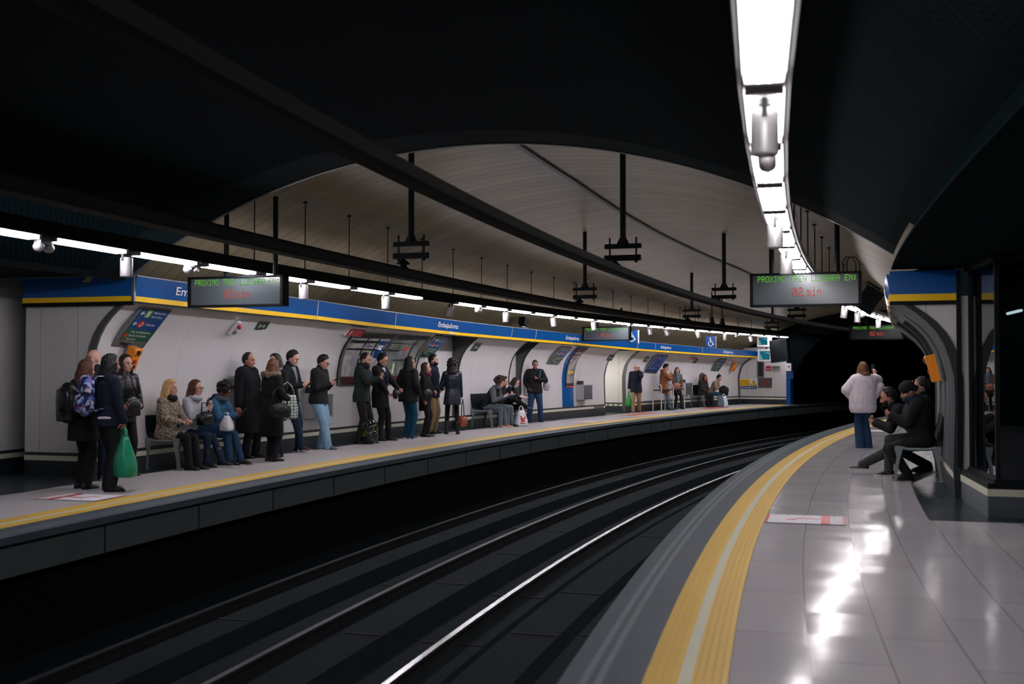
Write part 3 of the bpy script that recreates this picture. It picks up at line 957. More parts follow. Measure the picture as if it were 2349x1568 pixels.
for k_, s, lab in ((0, 14.42, 'black hanger over the far track, nearest to the viewer'), (0, 22.83, 'black hanger over the far track, second from the viewer'), (0, 31.2, 'black hanger over the far track, third from the viewer'), (0, 39.35, 'small black hanger over the far track, last before the tunnel'),
               (1, 15.53, 'black hanger over the near track, nearest to the viewer'), (1, 23.88, 'black hanger over the near track, second from the viewer'), (1, 32.14, 'black hanger over the near track, partly behind the right display board'), (1, 40.4, 'far black hanger over the near track just under the right display board')):
    m = frame(s, 4.2 if k_ == 0 else 1.45, 0)
    m.translation.z = -.0045 * (s - 14)
    if not used[k_]:
        hp[k_].matrix_world = m; hp[k_]['label'] = lab; hp[k_]['group'] = 'conductor hangers'; used[k_] = True
    else:
        dup(hp[k_], m, lab, 'conductor hangers')

# ---------------------------------------------------------------- train display boards
def display(s, n, zb, w, h, label, lit_scale=1.0, poles=(), dark=False, clear_rows=True):
    t = thing('train_display', label, 'display board', frame(s, n, zb), 'train display boards')
    b = MB(); b.box((.085, 0, h / 2), (.075, w / 2, h / 2)); b.box((.0, 0, h - .012), (.02, w / 2, .012)); b.box((.0, 0, .014), (.02, w / 2, .014))
    for sg in (-1, 1):
        b.box((0, sg * (w / 2 - .02), h / 2), (.02, .02, h / 2))
    b.build('housing', M['black_metal'], t)
    b = MB(); b.box((.008, 0, h / 2), (.004, w / 2 - .042, h / 2 - .03)); sc = b.build('screen', M['glass_screen'] if not dark else M['rubber'], t)
    # a viewer in front sees +n on the left
    def pl():
        return Plane((.002, w / 2 - .045, h - .03), (.002, -w / 2 + .045, h - .03), (.002, w / 2 - .045, .03), lift=.003)
    q = pl()
    # two lines of dot-matrix lettering: rows of small bars
    FONT = dot_font
    px = (q.w - .12) / (6 * 23)
    at = 0
    for word in ('PROXIMO', 'TREN', 'LLEGARA', 'EN:'):
        b = MB(); dots(b, q, word, .06 + at * 6 * px, .012, px, px * 1.3)
        b.build('green_lettering', M['led_green'], sc, fix=False)
        at += len(word) + 1
    for i_, ch in enumerate('02'):
        b = MB(); dots(b, q, ch, q.w * .38 + i_ * 6 * px * 1.4, q.h * .43, px * 1.4, px * 1.9)
        b.build('red_lettering', M['led_red'], sc, fix=False)
    for i_, ch in enumerate('min'):
        b = MB(); dots(b, q, ch, q.w * .38 + px * 1.4 * 15 + i_ * 6 * px * 1.2, q.h * .43, px * 1.2, px * 1.9)
        b.build('red_lettering', M['led_red'], sc, fix=False)
    for y, zt in poles:
        b = MB(); b.tube([(.1, y, h - .01), (.1, y, zt - zb)], .035, 8); b.build('pole', M['black_metal'], t)
    return t
dot_font = {
 'P': ['11110', '10001', '10001', '11110', '10000', '10000', '10000'], 'R': ['11110', '10001', '10001', '11110', '10100', '10010', '10001'],
 'O': ['01110', '10001', '10001', '10001', '10001', '10001', '01110'], 'X': ['10001', '10001', '01010', '00100', '01010', '10001', '10001'],
 'I': ['01110', '00100', '00100', '00100', '00100', '00100', '01110'], 'M': ['10001', '11011', '10101', '10101', '10001', '10001', '10001'],
 'T': ['11111', '00100', '00100', '00100', '00100', '00100', '00100'], 'E': ['11111', '10000', '10000', '11110', '10000', '10000', '11111'],
 'N': ['10001', '11001', '10101', '10101', '10011', '10001', '10001'], 'L': ['10000', '10000', '10000', '10000', '10000', '10000', '11111'],
 'G': ['01110', '10001', '10000', '10111', '10001', '10001', '01110'], 'A': ['01110', '10001', '10001', '11111', '10001', '10001', '10001'],
 ':': ['00000', '01100', '01100', '00000', '01100', '01100', '00000'], ' ': ['00000'] * 7,
 '0': ['01110', '10001', '10011', '10101', '11001', '10001', '01110'], '2': ['01110', '10001', '00001', '00110', '01000', '10000', '11111'],
 'm': ['00000', '00000', '11010', '10101', '10101', '10101', '10101'], 'i': ['00100', '00000', '01100', '00100', '00100', '00100', '01110'], 'n': ['00000', '00000', '10110', '11001', '10001', '10001', '10001']}
def dots(b, q, txt, u0, v0, dx, dy):
    for i, ch in enumerate(txt):
        for r, row in enumerate(dot_font[ch]):
            c = 0
            while c < 5:
                if row[c] == '1':
                    e = c
                    while e + 1 < 5 and row[e + 1] == '1':
                        e += 1
                    q.rect(b, u0 + (i * 6 + c) * dx, v0 + r * dy, u0 + (i * 6 + e + .85) * dx, v0 + (r + .82) * dy)
                    c = e + 1
                else:
                    c += 1
d1 = display(15.76, -1.02, 2.35, 1.47, .46, 'large train display hanging over the right platform in front of the broad lights', poles=((.45, 4.0), (-.42, 3.7)))
for k_ in range(2):
    b = MB(); b.tube([(.1, -.50 - .05 * k_, .44), (.1, -.49 - .05 * k_, .60), (.1, -.53 - .05 * k_, .66), (.1, -.60 - .05 * k_, .66), (.1, -.66 - .05 * k_, .58), (.1, -.66 - .05 * k_, .44)], .011, 6)
    b.build('cable', M['rubber'], d1)
display(13.55, 6.42, 2.35, 1.47, .42, 'train display nearest on the left, hiding the end of the first station name', poles=((.2, 3.8), (-.56, 3.85)))
display(31.4, 6.9, 2.33, 1.5, .42, 'train display far down the left platform beside a station name', poles=((.3, 3.1), (-.45, 3.3)))
display(33.6, -.45, 2.33, 1.47, .42, 'dark far train display with red minutes at the tunnel mouth', poles=((.5, 3.3), (-.5, 3.1)), dark=True)

# the passage between the last two bays has its own lamp, out of sight behind the bay wall
la = bpy.data.lights.new('passage_lamp', 'AREA'); la.shape = 'RECTANGLE'; la.size = .9; la.size_y = .2; la.energy = 34; la.color = (1.0, .93, .84)
lo_ = bpy.data.objects.new('passage_lamp', la); COL.objects.link(lo_)
lo_.matrix_world = frame(35.2, 9.25, 2.02)
# ---------------------------------------------------------------- things on the left wall
def plane_snz(tl, tr, bl, lift=.004):
    return Plane(P(*tl), P(*tr), P(*bl), lift)

def direction_sign(tl, tr, bl, label, group='direction signs on the left wall'):
    pl = plane_snz(tl, tr, bl)
    W, H = pl.w, pl.h
    t = thing('direction_sign', label, 'sign', Matrix.Translation(pl.o), group)
    inv = t.matrix_world.inverted()
    def fin(b, nm, m, par=t, fix=False):
        b.v = [inv @ v for v in b.v]
        return b.build(nm, m, par, fix=fix)
    b = MB(); pl.slab(b, 0, 0, W, H, -.035); fin(b, 'frame', M['grey_metal'], fix=True)
    u0, u1 = .09 * W, .97 * W
    b = MB(); pl.rect(b, u0, .03 * H, u1, .55 * H); blue = fin(b, 'blue_panel', M['sign_blue'])
    b = MB(); pl.rect(b, u0, .55 * H, u1, .83 * H); green = fin(b, 'green_panel', M['green_sign'])
    # arrows
    for v in (.15, .41):
        b = MB()
        pl.line(b, [(u0 + .05 * W, v * H), (u0 + .16 * W, v * H)], .02 * H, 1.6)
        pl.line(b, [(u0 + .10 * W, (v - .045) * H), (u0 + .05 * W, v * H), (u0 + .10 * W, (v + .045) * H)], .02 * H, 1.6)
        fin(b, 'arrow', M['white_letter'], blue)
    b = MB(); pl.rect(b, u0 + .20 * W, .06 * H, u0 + .36 * W, .24 * H, 1.6); fin(b, 'line_square', M['lime'], blue)
    b = MB(); pl.text(b, '5', u0 + .235 * W, .215 * H, .17 * H, bold=.02, k=2.4); fin(b, 'lettering', M['white_letter'], blue)
    b = MB(); pl.text(b, 'Alameda de Osuna', u0 + .42 * W, .13 * H, .075 * H, k=1.6, fit=.40 * W); pl.text(b, 'Casa de Campo', u0 + .42 * W, .23 * H, .075 * H, k=1.6, fit=.36 * W); fin(b, 'lettering', M['white_letter'], blue)
    b = MB(); pl.disc(b, u0 + .28 * W, .41 * H, .085 * W, 1.6, ry=.085 * H); fin(b, 'commuter_roundel', M['bright_red'], blue)
    b = MB(); pl.line(b, [(u0 + .24 * W, .44 * H), (u0 + .27 * W, .455 * H), (u0 + .31 * W, .44 * H), (u0 + .32 * W, .39 * H), (u0 + .29 * W, .36 * H)], .024 * H, 2.4); fin(b, 'roundel_mark', M['white_letter'], blue)
    b = MB(); pl.text(b, 'Cercanías', u0 + .42 * W, .43 * H, .08 * H, k=1.6, fit=.30 * W); fin(b, 'lettering', M['white_letter'], blue)
    b = MB(); pl.text(b, 'Gta. de Embajadores', u0 + .16 * W, .63 * H, .075 * H, k=1.6, fit=.62 * W); pl.text(b, 'Ronda de Valencia', u0 + .16 * W, .72 * H, .075 * H, k=1.6, fit=.55 * W); pl.text(b, 'Ascensor', u0 + .16 * W, .805 * H, .07 * H, k=1.6, fit=.3 * W); fin(b, 'lettering', M['white_letter'], green)
    b = MB(); pl.rect(b, u0 + .03 * W, .655 * H, u0 + .12 * W, .73 * H, 1.6); fin(b, 'red_square', M['bright_red'], green)
    b = MB(); pl.rect(b, u0 + .1 * W, .88 * H, u0 + .42 * W, .94 * H, 1.2); fin(b, 'maker_plate', M['dark_metal'])
    return t
direction_sign((13.57, 7.93, 2.38), (14.25, 7.93, 2.36), (13.50, 8.37, 1.82), 'blue and green direction sign nearest to the viewer, above the orange help phone')
direction_sign((23.23, 7.94, 2.26), (23.91, 7.94, 2.24), (23.10, 8.35, 1.77), 'blue and green direction sign next to the glass map cases')
direction_sign((30.54, 7.94, 2.18), (31.33, 7.94, 2.16), (30.45, 8.38, 1.63), 'blue and green direction sign between the standing man and the blue advert column')
direction_sign((43.84, 7.99, 1.94), (44.61, 8.0, 1.92), (43.88, 8.40, 1.41), 'small far direction sign beside the far orange help phone')

# large dark blue plan
pl = plane_snz((38.0, 7.96, 2.04), (39.06, 7.96, 2.00), (37.88, 8.42, 1.36))
t = thing('line_plan', 'large slanted dark blue network plan behind the person in the brown coat', 'sign', Matrix.Translation(pl.o))
inv = t.matrix_world.inverted()
def fin(b, nm, m, par, fix=False):
    b.v = [inv @ v for v in b.v]
    return b.build(nm, m, par, fix=fix)
b = MB(); pl.slab(b, 0, 0, pl.w, pl.h, -.05); fin(b, 'frame', M['grey_metal'], t, True)
b = MB(); pl.rect(b, .05, .03, pl.w - .05, pl.h - .05); pn = fin(b, 'panel', M['sign_blue'], t)
for i in range(7):
    for j in range(3):
        if random.random() < .8:
            b = MB(); u = .12 + j * .3 + random.uniform(0, .05); v = .08 + i * .09
            pl.rect(b, u, v, u + random.uniform(.1, .2), v + .022, 2)
            fin(b, 'entry', M['red'] if random.random() < .25 else M['pale_line'], pn)

def exit_sign(tl, tr, bl, label, lip=False):
    pl = plane_snz(tl, tr, bl)
    t = thing('exit_sign', label, 'exit sign', Matrix.Translation(pl.o), 'emergency exit signs on the left wall')
    inv = t.matrix_world.inverted()
    W, H = pl.w, pl.h
    def f(b, nm, m, fix=False):
        b.v = [inv @ v for v in b.v]; return b.build(nm, m, t, fix=fix)
    b = MB(); pl.slab(b, 0, 0, W, H, -.03); f(b, 'frame', M['grey_metal'], True)
    b = MB(); pl.rect(b, .08 * W, .1 * H, .92 * W, .88 * H); f(b, 'panel', M['exit_green'])
    b = MB(); pl.line(b, [(.30 * W, .5 * H), (.7 * W, .5 * H)], .08 * H, 1.8); pl.line(b, [(.55 * W, .32 * H), (.7 * W, .5 * H), (.55 * W, .68 * H)], .08 * H, 1.8); pl.rect(b, .2 * W, .25 * H, .28 * W, .75 * H, 1.8); f(b, 'arrow_mark', M['pale_line'])
exit_sign((16.64, 8.0, 2.30), (16.98, 8.0, 2.31), (16.73, 8.16, 2.16), 'green exit sign on the wall just right of the small red and white alarm')
exit_sign((25.52, 8.04, 2.14), (25.86, 8.04, 2.13), (25.59, 8.24, 1.95), 'green exit sign on the bay with the bench of three readers')
exit_sign((34.50, 8.11, 1.96), (34.86, 8.11, 1.95), (34.58, 8.28, 1.77), 'green exit sign at the edge of the bay with the steel bin')
exit_sign((37.40, 8.09, 1.94), (37.71, 8.09, 1.93), (37.48, 8.27, 1.75), 'green exit sign beside the dark blue network plan')
exit_sign((41.75, 8.08, 1.90), (42.05, 8.08, 1.89), (41.80, 8.25, 1.73), 'small green exit sign below the far red notice')

def red_notice(tl, tr, bl, label):
    pl = plane_snz(tl, tr, bl)
    t = thing('red_notice', label, 'sign', Matrix.Translation(pl.o), 'red notices')
    inv = t.matrix_world.inverted(); W, H = pl.w, pl.h
    def f(b, nm, m, fix=False):
        b.v = [inv @ v for v in b.v]; return b.build(nm, m, t, fix=fix)
    b = MB(); pl.slab(b, -.02, -.05, W, H, -.07); f(b, 'case', M['white_enamel'], True)
    b = MB(); pl.rect(b, .02, .0, W - .01, H - .01); f(b, 'red_panel', M['red'])
    b = MB()
    for i, ln in enumerate(('Prohibido pasar', 'Peligro de muerte', 'No cruzar')):
        pl.text(b, ln, .33 * W, (.3 + .27 * i) * H, .16 * H, k=1.8, fit=(.55 - .08 * i) * W)
    f(b, 'lettering', M['pale_line'])
    b = MB(); pl.disc(b, .2 * W, .25 * H, .03 * W, 1.8, 10); pl.line(b, [(.2 * W, .32 * H), (.17 * W, .6 * H), (.2 * W, .85 * H)], .05 * W, 1.8); pl.line(b, [(.15 * W, .45 * H), (.25 * W, .5 * H)], .03 * W, 1.8); f(b, 'figure_mark', M['white_letter'])
red_notice((19.56, 7.92, 2.29), (20.17, 7.92, 2.28), (19.60, 8.07, 2.15), 'red notice on a white case above the yellow information label')
red_notice((41.05, 7.96, 1.96), (41.63, 7.96, 1.95), (41.17, 8.10, 1.86), 'small far red notice above the small green exit sign')

# alarm sounder with a red lens
def alarm(s, n, z, label, k=1.0):
    t = thing('alarm_beacon', label, 'alarm', frame(s, n, z))
    R = Matrix.Rotation(.75, 3, 'X')
    b = MB(); b.box((0, 0, 0), (.045 * k, .03, .13 * k), R); b.build('body', M['white_enamel'], t)
    b = MB(); b.ell(R @ Vector((.0, -.045, .07 * k)), (.042 * k, .035, .05 * k)); b.build('red_lens', M['red'], t, smooth=True)
    b = MB(); b.box(R @ Vector((0, -.04, -.06 * k)), (.03 * k, .02, .03 * k), R); b.build('sounder', M['grey_metal'], t)
alarm(16.07, 8.08, 2.17, 'small white alarm with a red lens left of the nearest exit sign')
alarm(45.1, 8.08, 1.80, 'tiny red alarm above the far orange help phone', .8)

def info_label():
    pl = plane_snz((19.98, 8.16, 2.12), (20.16, 8.16, 2.12), (19.94, 8.28, 1.97))
    t = thing('information_label', 'black label with a yellow letter i disc at the corner of the glass map case', 'label', Matrix.Translation(pl.o))
    inv = t.matrix_world.inverted(); W, H = pl.w, pl.h
    def f(b, nm, m, fix=False):
        b.v = [inv @ v for v in b.v]; return b.build(nm, m, t, fix=fix)
    b = MB(); pl.slab(b, 0, 0, W, H, -.012); f(b, 'plate', M['rubber'], True)
    b = MB(); pl.disc(b, W / 2, H / 2, W * .42, 1.5, ry=H * .42); f(b, 'disc', M['yellow'])
    b = MB(); pl.disc(b, W / 2, H * .3, W * .06, 2.4, 10); pl.rect(b, W * .44, H * .42, W * .56, H * .75, 2.4); f(b, 'lettering', M['ink'])
info_label()

# glass map cases curving with the wall
def map_mat(name, seed, pal):
    m = bpy.data.materials.new(name); m.use_nodes = True
    nt = m.node_tree; N, L = nt.nodes, nt.links
    b = N['Principled BSDF']; b.inputs['Roughness'].default_value = .1
    tc = N.new('ShaderNodeTexCoord'); mp = N.new('ShaderNodeMapping'); mp.inputs['Location'].default_value = (seed, seed * 2, 0)
    L.new(tc.outputs['Object'], mp.inputs[0])
    no = N.new('ShaderNodeTexNoise'); no.inputs['Scale'].default_value = 2.2; no.inputs['Detail'].default_value = 6; no.inputs['Distortion'].default_value = 1.2
    L.new(mp.outputs[0], no.inputs['Vector'])
    cr = N.new('ShaderNodeValToRGB')
    els = cr.color_ramp.elements
    while len(els) < len(pal):
        els.new(.5)
    for e, (p, c) in zip(els, pal):
        e.position = p; e.color = (*lin(c), 1)
    L.new(no.outputs['Fac'], cr.inputs[0])
    vo = N.new('ShaderNodeTexVoronoi'); vo.feature = 'DISTANCE_TO_EDGE'; vo.inputs['Scale'].default_value = 26
    L.new(mp.outputs[0], vo.inputs['Vector'])
    mr = N.new('ShaderNodeMapRange'); mr.inputs['From Max'].default_value = .06
    L.new(vo.outputs['Distance'], mr.inputs[0])
    mx = N.new('ShaderNodeMix'); mx.data_type = 'RGBA'; mx.inputs[6].default_value = (*lin((170, 170, 170)), 1)
    L.new(cr.outputs[0], mx.inputs[7]); L.new(mr.outputs[0], mx.inputs[0])
    L.new(mx.outputs[2], b.inputs['Base Color'])
    return m
M['map_a'] = map_mat('street_plan_grey', 3.0, [(.3, (120, 120, 122)), (.5, (150, 148, 150)), (.6, (180, 176, 176)), (.75, (150, 160, 150))])
M['map_b'] = map_mat('aerial_plan', 8.0, [(.3, (46, 66, 50)), (.45, (92, 106, 88)), (.55, (96, 98, 104)), (.65, (130, 130, 134)), (.8, (190, 186, 184))])
def curved_panel(b, s0, s1, z0, z1, off, t=.0, seg=9, skew=0.0):
    """patch that follows the wall, off metres in front of it"""
    a = []; c = []
    for i in range(seg + 1):
        z = z0 + (z1 - z0) * i / seg
        d = skew * (z - z0)
        a.append(P(s0 + d, wall_n(s0, z) - off, z)); c.append(P(s1 + d, wall_n(s1, z) - off, z))
    if t == 0:
        return b.rings([a, c], cap=False, closed=False)
    a2 = [P(s0, wall_n(s0, z0 + (z1 - z0) * i / seg) - off - t, z0 + (z1 - z0) * i / seg) for i in range(seg + 1)]
    c2 = [P(s1, wall_n(s1, z0 + (z1 - z0) * i / seg) - off - t, z0 + (z1 - z0) * i / seg) for i in range(seg + 1)]
    return b.rings([a, a2, c2, c], cap=False, closed=False) if False else b.rings([[p, q, r_, w_] for p, q, r_, w_ in zip(a, a2, c2, c)])
def map_case(s0, s1, label, m1, sheets):
    o = P(s0, 8.45, 1.2)
    t = thing('map_case', label, 'map case', Matrix.Translation(o), 'glass map cases')
    inv = t.matrix_world.inverted()
    def f(b, nm, m, fix=False, smooth=False, par=None):
        b.v = [inv @ v for v in b.v]; return b.build(nm, m, par or t, smooth, fix=fix)
    b = MB()
    curved_panel(b, s0, s1, 1.17, 2.22, .0, .05)
    f(b, 'case', M['dark_metal'], True)
    b = MB(); curved_panel(b, s0 + .07, s1 - .07, 1.34, 2.15, .052); pn = f(b, 'plan', m1, smooth=True)
    b = MB(); curved_panel(b, s0 + .04, s1 - .04, 1.19, 1.33, .053); f(b, 'maroon_rail', M['maroon'], smooth=True)
    for sa in (s0, s1 - .05):
        b = MB(); curved_panel(b, sa, sa + .05, 1.17, 2.22, .05, .02); f(b, 'edge_frame', M['grey_metal'], True)
    for (a, c, z0, z1, mm) in sheets:
        b = MB(); curved_panel(b, a, c, z0, z1, .055, seg=4); f(b, 'sheet', mm, smooth=True, par=pn)
map_case(19.93, 21.55, 'curved glass map case on the left, behind the two men looking at their phones', M['map_a'],
         [(20.55, 20.62, 1.36, 2.14, M['dark_metal']), (21.0, 21.07, 1.36, 2.14, M['dark_metal']), (20.72, 20.95, 1.95, 2.07, M['sign_blue']), (20.72, 20.86, 1.78, 1.82, M['red']), (20.72, 20.9, 1.86, 1.9, M['lime']), (21.12, 21.42, 1.72, 2.08, M['sign_blue']), (21.16, 21.38, 1.76, 2.02, M['paper'])])
map_case(21.58, 23.05, 'curved glass map case on the right, beside the direction sign', M['map_b'],
         [(22.6, 22.66, 1.36, 2.14, M['dark_metal']), (22.05, 22.13, 1.36, 1.62, M['pale_line']), (22.1, 22.5, 1.98, 2.13, M['paper']), (22.3, 22.45, 1.9, 2.0, M['bright_red'])])

# orange help phones
def help_phone(s, n, z, label, cant=.35, k=1.0, sgn=1):
    t = thing('help_phone', label, 'help phone', frame(s, n, z) @ Matrix.Rotation(cant * sgn, 4, 'X'), 'orange help phones')
    b = MB()
    prof_ = [(0, -.17), (-.10, -.17), (-.11, -.15), (-.11, .05), (-.13, .08), (-.13, .15), (-.11, .17), (0, .17)]
    b.extrude_poly([(-.09 * k, y * k * sgn, zz * k) for y, zz in prof_], (.18 * k, 0, 0)); b.build('case', M['orange'], t)
    b = MB(); b.lathe([(0, 0), (.035 * k, 0), (.035 * k, .02), (0, .022)], seg=16)
    b.v = [Matrix.Rotation(math.pi / 2 * sgn, 3, 'X') @ v + Vector((0, -.13 * k * sgn, .11 * k)) for v in b.v]; b.build('speaker_disc', M['ink'], t)
    b = MB(); b.box((0, -.115 * k * sgn, -.03 * k), (.028 * k, .01 * k, .028 * k)); b.build('call_button', M['red'], t)
    b = MB(); b.box((0, -.113 * k * sgn, -.11 * k), (.05 * k, .005 * k, .022 * k)); b.build('notice', M['dark_metal'], t)
    b = MB(); b.box((0, .012 * sgn, 0), (.10 * k, .014, .18 * k)); b.build('back_plate', M['grey_metal'], t)
help_phone(13.86, 8.36, 1.67, 'orange help phone on the near left wall above the woman with long dark hair')
help_phone(45.75, 8.27, 1.58, 'tiny orange help phone at the far end of the left wall', .55)
help_phone(15.0, -2.66, 1.52, 'orange help phone on the right wall arch', .22, 1.0, -1)

# blue advert column
o = P(32.0, 8.45, .3)
t = thing('advert_column', 'tall curved blue column with a poster and red end bars', 'advert', Matrix.Translation(o))
inv = t.matrix_world.inverted()
def f(b, nm, m, fix=False, smooth=False, par=None):
    b.v = [inv @ v for v in b.v]; return b.build(nm, m, par or t, smooth, fix=fix)
b = MB(); curved_panel(b, 31.68, 32.42, .335, 2.18, .0, .03, seg=14); f(b, 'backing', M['blue'], True)
b = MB(); curved_panel(b, 31.84, 32.42, .93, 2.12, .03, .02, seg=10); f(b, 'poster_frame', M['dark_metal'], True)
M['poster'] = map_mat('poster_print', 5.0, [(.3, (84, 76, 72)), (.48, (150, 140, 138)), (.58, (160, 150, 150)), (.7, (216, 208, 204)), (.8, (120, 130, 90))])
for n_ in M['poster'].node_tree.nodes:
    if n_.type == 'TEX_VORONOI':
        n_.inputs['Scale'].default_value = .4
b = MB(); curved_panel(b, 31.90, 32.37, 1.06, 2.02, .052, seg=9); ps = f(b, 'poster', M['poster'], smooth=True)
b = MB(); curved_panel(b, 31.88, 32.40, 2.05, 2.10, .054, seg=2); f(b, 'red_bar', M['bright_red'])
b = MB(); curved_panel(b, 31.88, 32.40, .935, .965, .054, seg=2); f(b, 'red_bar', M['bright_red'])
b = MB(); curved_panel(b, 31.93, 32.33, 1.36, 1.42, .055, seg=2); f(b, 'poster_title', M['yellow'], par=ps)
b = MB(); curved_panel(b, 32.05, 32.25, 1.28, 1.32, .055, seg=2); f(b, 'poster_text', M['ink'], par=ps)

# louvred vents of the alcove door
for (s, z, h, w, lab, mm) in ((23.75, 1.93, .30, .36, 'dark louvred vent high on the white alcove door', 'dark_metal'), (23.55, .62, .32, .36, 'white louvred vent low on the alcove door, behind the woman in the puffer coat', 'white_enamel'), (28.62, 1.92, .18, .22, 'narrow vent high on the second alcove panel', 'grey_metal')):
    t = thing('wall_vent', lab, 'vent', frame(s, 8.595, z))
    b = MB()
    for sg in (-1, 1):
        b.box((sg * w / 2, -.012, 0), (.02, .014, h / 2 + .02)); b.box((0, -.012, sg * h / 2), (w / 2 + .02, .014, .02))
    b.build('frame', M['white_enamel'], t)
    b = MB()
    for i in range(9):
        b.box((0, -.01, -h / 2 + h * (i + .5) / 9), (w / 2, .004, h / 26), Matrix.Rotation(.5, 3, 'X'))
    b.box((0, -.001, 0), (w / 2, .002, h / 2))
    b.build('slats', M[mm], t)

# steel litter bins
def make_bin():
    t = thing('litter_bin', 'x', 'litter bin', Matrix())
    b = MB()
    b.extrude_poly([(-.34, -.005, 0), (-.34, -.20, 0), (-.34, -.25, .45), (-.34, -.005, .45)], (.68, 0, 0)); b.build('body', M['grey_metal'], t)
    b = MB()
    for sg in (-1, 1):
        b.box((sg * .345, -.125, .23), (.012, .13, .23))
    b.box((0, -.125, .462), (.36, .135, .014)); b.box((0, -.2, .012), (.35, .02, .014))
    b.build('rim', M['can'], t)
    b = MB(); b.box((0, -.236, .23), (.29, .004, .19), Matrix.Rotation(-.11, 3, 'X')); b.build('front_panel', M['frame_metal'], t)
    b = MB(); b.box((-.18, -.07, .53), (.13, .05, .06)); b.build('ashtray', M['dark_metal'], t)
    return t
bp_ = make_bin()
for i, (s, z, lab) in enumerate([(32.98, .53, 'steel litter bin right of the blue advert column'), (19.05, .56, 'steel litter bin half hidden by the man in light blue jeans'), (41.36, .50, 'steel litter bin right of the woman with the blue scarf')]):
    m = frame(s, 8.44, z)
    if i == 0:
        bp_.matrix_world = m; bp_['label'] = lab; bp_['group'] = 'steel litter bins'
    else:
        dup(bp_, m, lab, 'steel litter bins')

# ---------------------------------------------------------------- far end wall
def endplate(nm, n0, n1, z0, z1, m, label, cat, t=.03):
    pl = Plane(P(E_ - .012, n0, z1), P(E_ - .012, n1, z1), P(E_ - .012, n0, z0))
    o = thing(nm, label, cat, Matrix.Translation(pl.o))
    inv = o.matrix_world.inverted()
    def ff(b, nm2, m2, fix=False, par=None):
        b.v = [inv @ v for v in b.v]; return b.build(nm2, m2, par or o, fix=fix)
    b = MB(); pl.slab(b, 0, 0, pl.w, pl.h, -t if False else .008); ff(b, 'plate', m, True)
    pl.lift = .012
    return o, pl, ff
o, pl, ff = endplate('hose_cabinet', 7.60, 7.28, 1.12, 1.86, M['grey_metal'], 'tall dark slot cabinet on the far end wall', 'cabinet')
b = MB(); pl.rect(b, .05, .06, pl.w - .05, pl.h - .06, 1.5); ff(b, 'glass_door', M['ink'])
o, pl, ff = endplate('red_plate', 7.2, 6.98, 1.42, 1.62, M['red'], 'small red square plate with white marks on the far end wall', 'sign')
b = MB(); pl.text(b, '(m)', .03, .15, .1, k=1.4, fit=.15); ff(b, 'lettering', M['white_letter'])
o, pl, ff = endplate('text_plate', 6.96, 6.55, 1.40, 1.62, M['wall'], 'pale grey text plate right of the red square plate', 'sign')
b = MB(); pl.rect(b, .04, .03, .36, .07, 1.4); pl.rect(b, .04, .1, .34, .115, 1.4); pl.rect(b, .04, .14, .36, .155, 1.4); ff(b, 'lettering', M['ink'])
o, pl, ff = endplate('works_sign', 8.42, 7.60, .64, 1.07, M['white_enamel'], 'yellow and blue caution sign with a warning triangle', 'sign')
b = MB(); pl.rect(b, .01, .01, pl.w * .63, pl.h * .68, 1.3); yl = ff(b, 'yellow_panel', M['yellow'])
b = MB(); pl.rect(b, .01, pl.h * .7, pl.w - .01, pl.h * .99, 1.3); bl_ = ff(b, 'blue_panel', M['sign_blue'])
b = MB(); pl.text(b, 'PRECAUCION', .06, pl.h * .30, .09, k=2, fit=pl.w * .50, bold=.01); pl.text(b, 'ZONA DE OBRAS', .03, pl.h * .58, .09, k=2, fit=pl.w * .56, bold=.01); ff(b, 'lettering', M['ink'], par=yl)
b = MB(); pl.text(b, 'SELECCIONAR A.T.P.', .04, pl.h * .92, .08, k=2, fit=pl.w * .88, bold=.01); ff(b, 'lettering', M['white_letter'], par=bl_)
b = MB(); pl.poly(b, [(pl.w * .65, pl.h * .66), (pl.w * .98, pl.h * .66), (pl.w * .815, pl.h * .06)], 1.5); tri = ff(b, 'triangle_border', M['ink'])
b = MB(); pl.poly(b, [(pl.w * .70, pl.h * .61), (pl.w * .93, pl.h * .61), (pl.w * .815, pl.h * .18)], 2.2); pl2_ = ff(b, 'triangle', M['yellow'], par=tri)
b = MB(); pl.rect(b, pl.w * .805, pl.h * .3, pl.w * .825, pl.h * .5, 2.9); pl.rect(b, pl.w * .805, pl.h * .53, pl.w * .825, pl.h * .57, 2.9); ff(b, 'exclamation_mark', M['ink'], par=tri)
o, pl, ff = endplate('steel_plaque', 7.56, 6.94, .70, 1.12, M['frame_metal'], 'grey plaque with a thin red border right of the caution sign', 'plaque')
b = MB(); pl.line(b, [(.08, .05), (pl.w - .08, .05), (pl.w - .08, pl.h - .06), (.08, pl.h - .06), (.08, .05)], .012, 1.4); ff(b, 'border', M['red'])
b = MB()
for i in range(4):
    pl.rect(b, .16 if i else .26, .1 + .06 * i, pl.w - .16 if i else pl.w - .26, .12 + .06 * i, 1.4)
ff(b, 'lettering', M['red'])
# box and blue plate on the end pillar
t = thing('white_box', 'small white box with a dark pictogram on the blue end pillar', 'box', frame(E_ - .10, 6.18, 1.57))
b = MB(); b.box((0, 0, 0), (.05, .13, .16)); b.build('case', M['white_enamel'], t)
b = MB(); b.box((-.052, -.02, .03), (.002, .04, .02)); b.box((-.052, -.05, -.0), (.002, .015, .03)); b.build('pictogram_mark', M['ink'], t)
b = MB(); b.box((0, 0, 0), (.03, .13, .16)); o = b.build('blue_plate', M['sign_blue']); o.matrix_world = frame(E_ - .09, 6.10, 1.24); tag(o, 'plain blue plate under the small white box', 'plate')

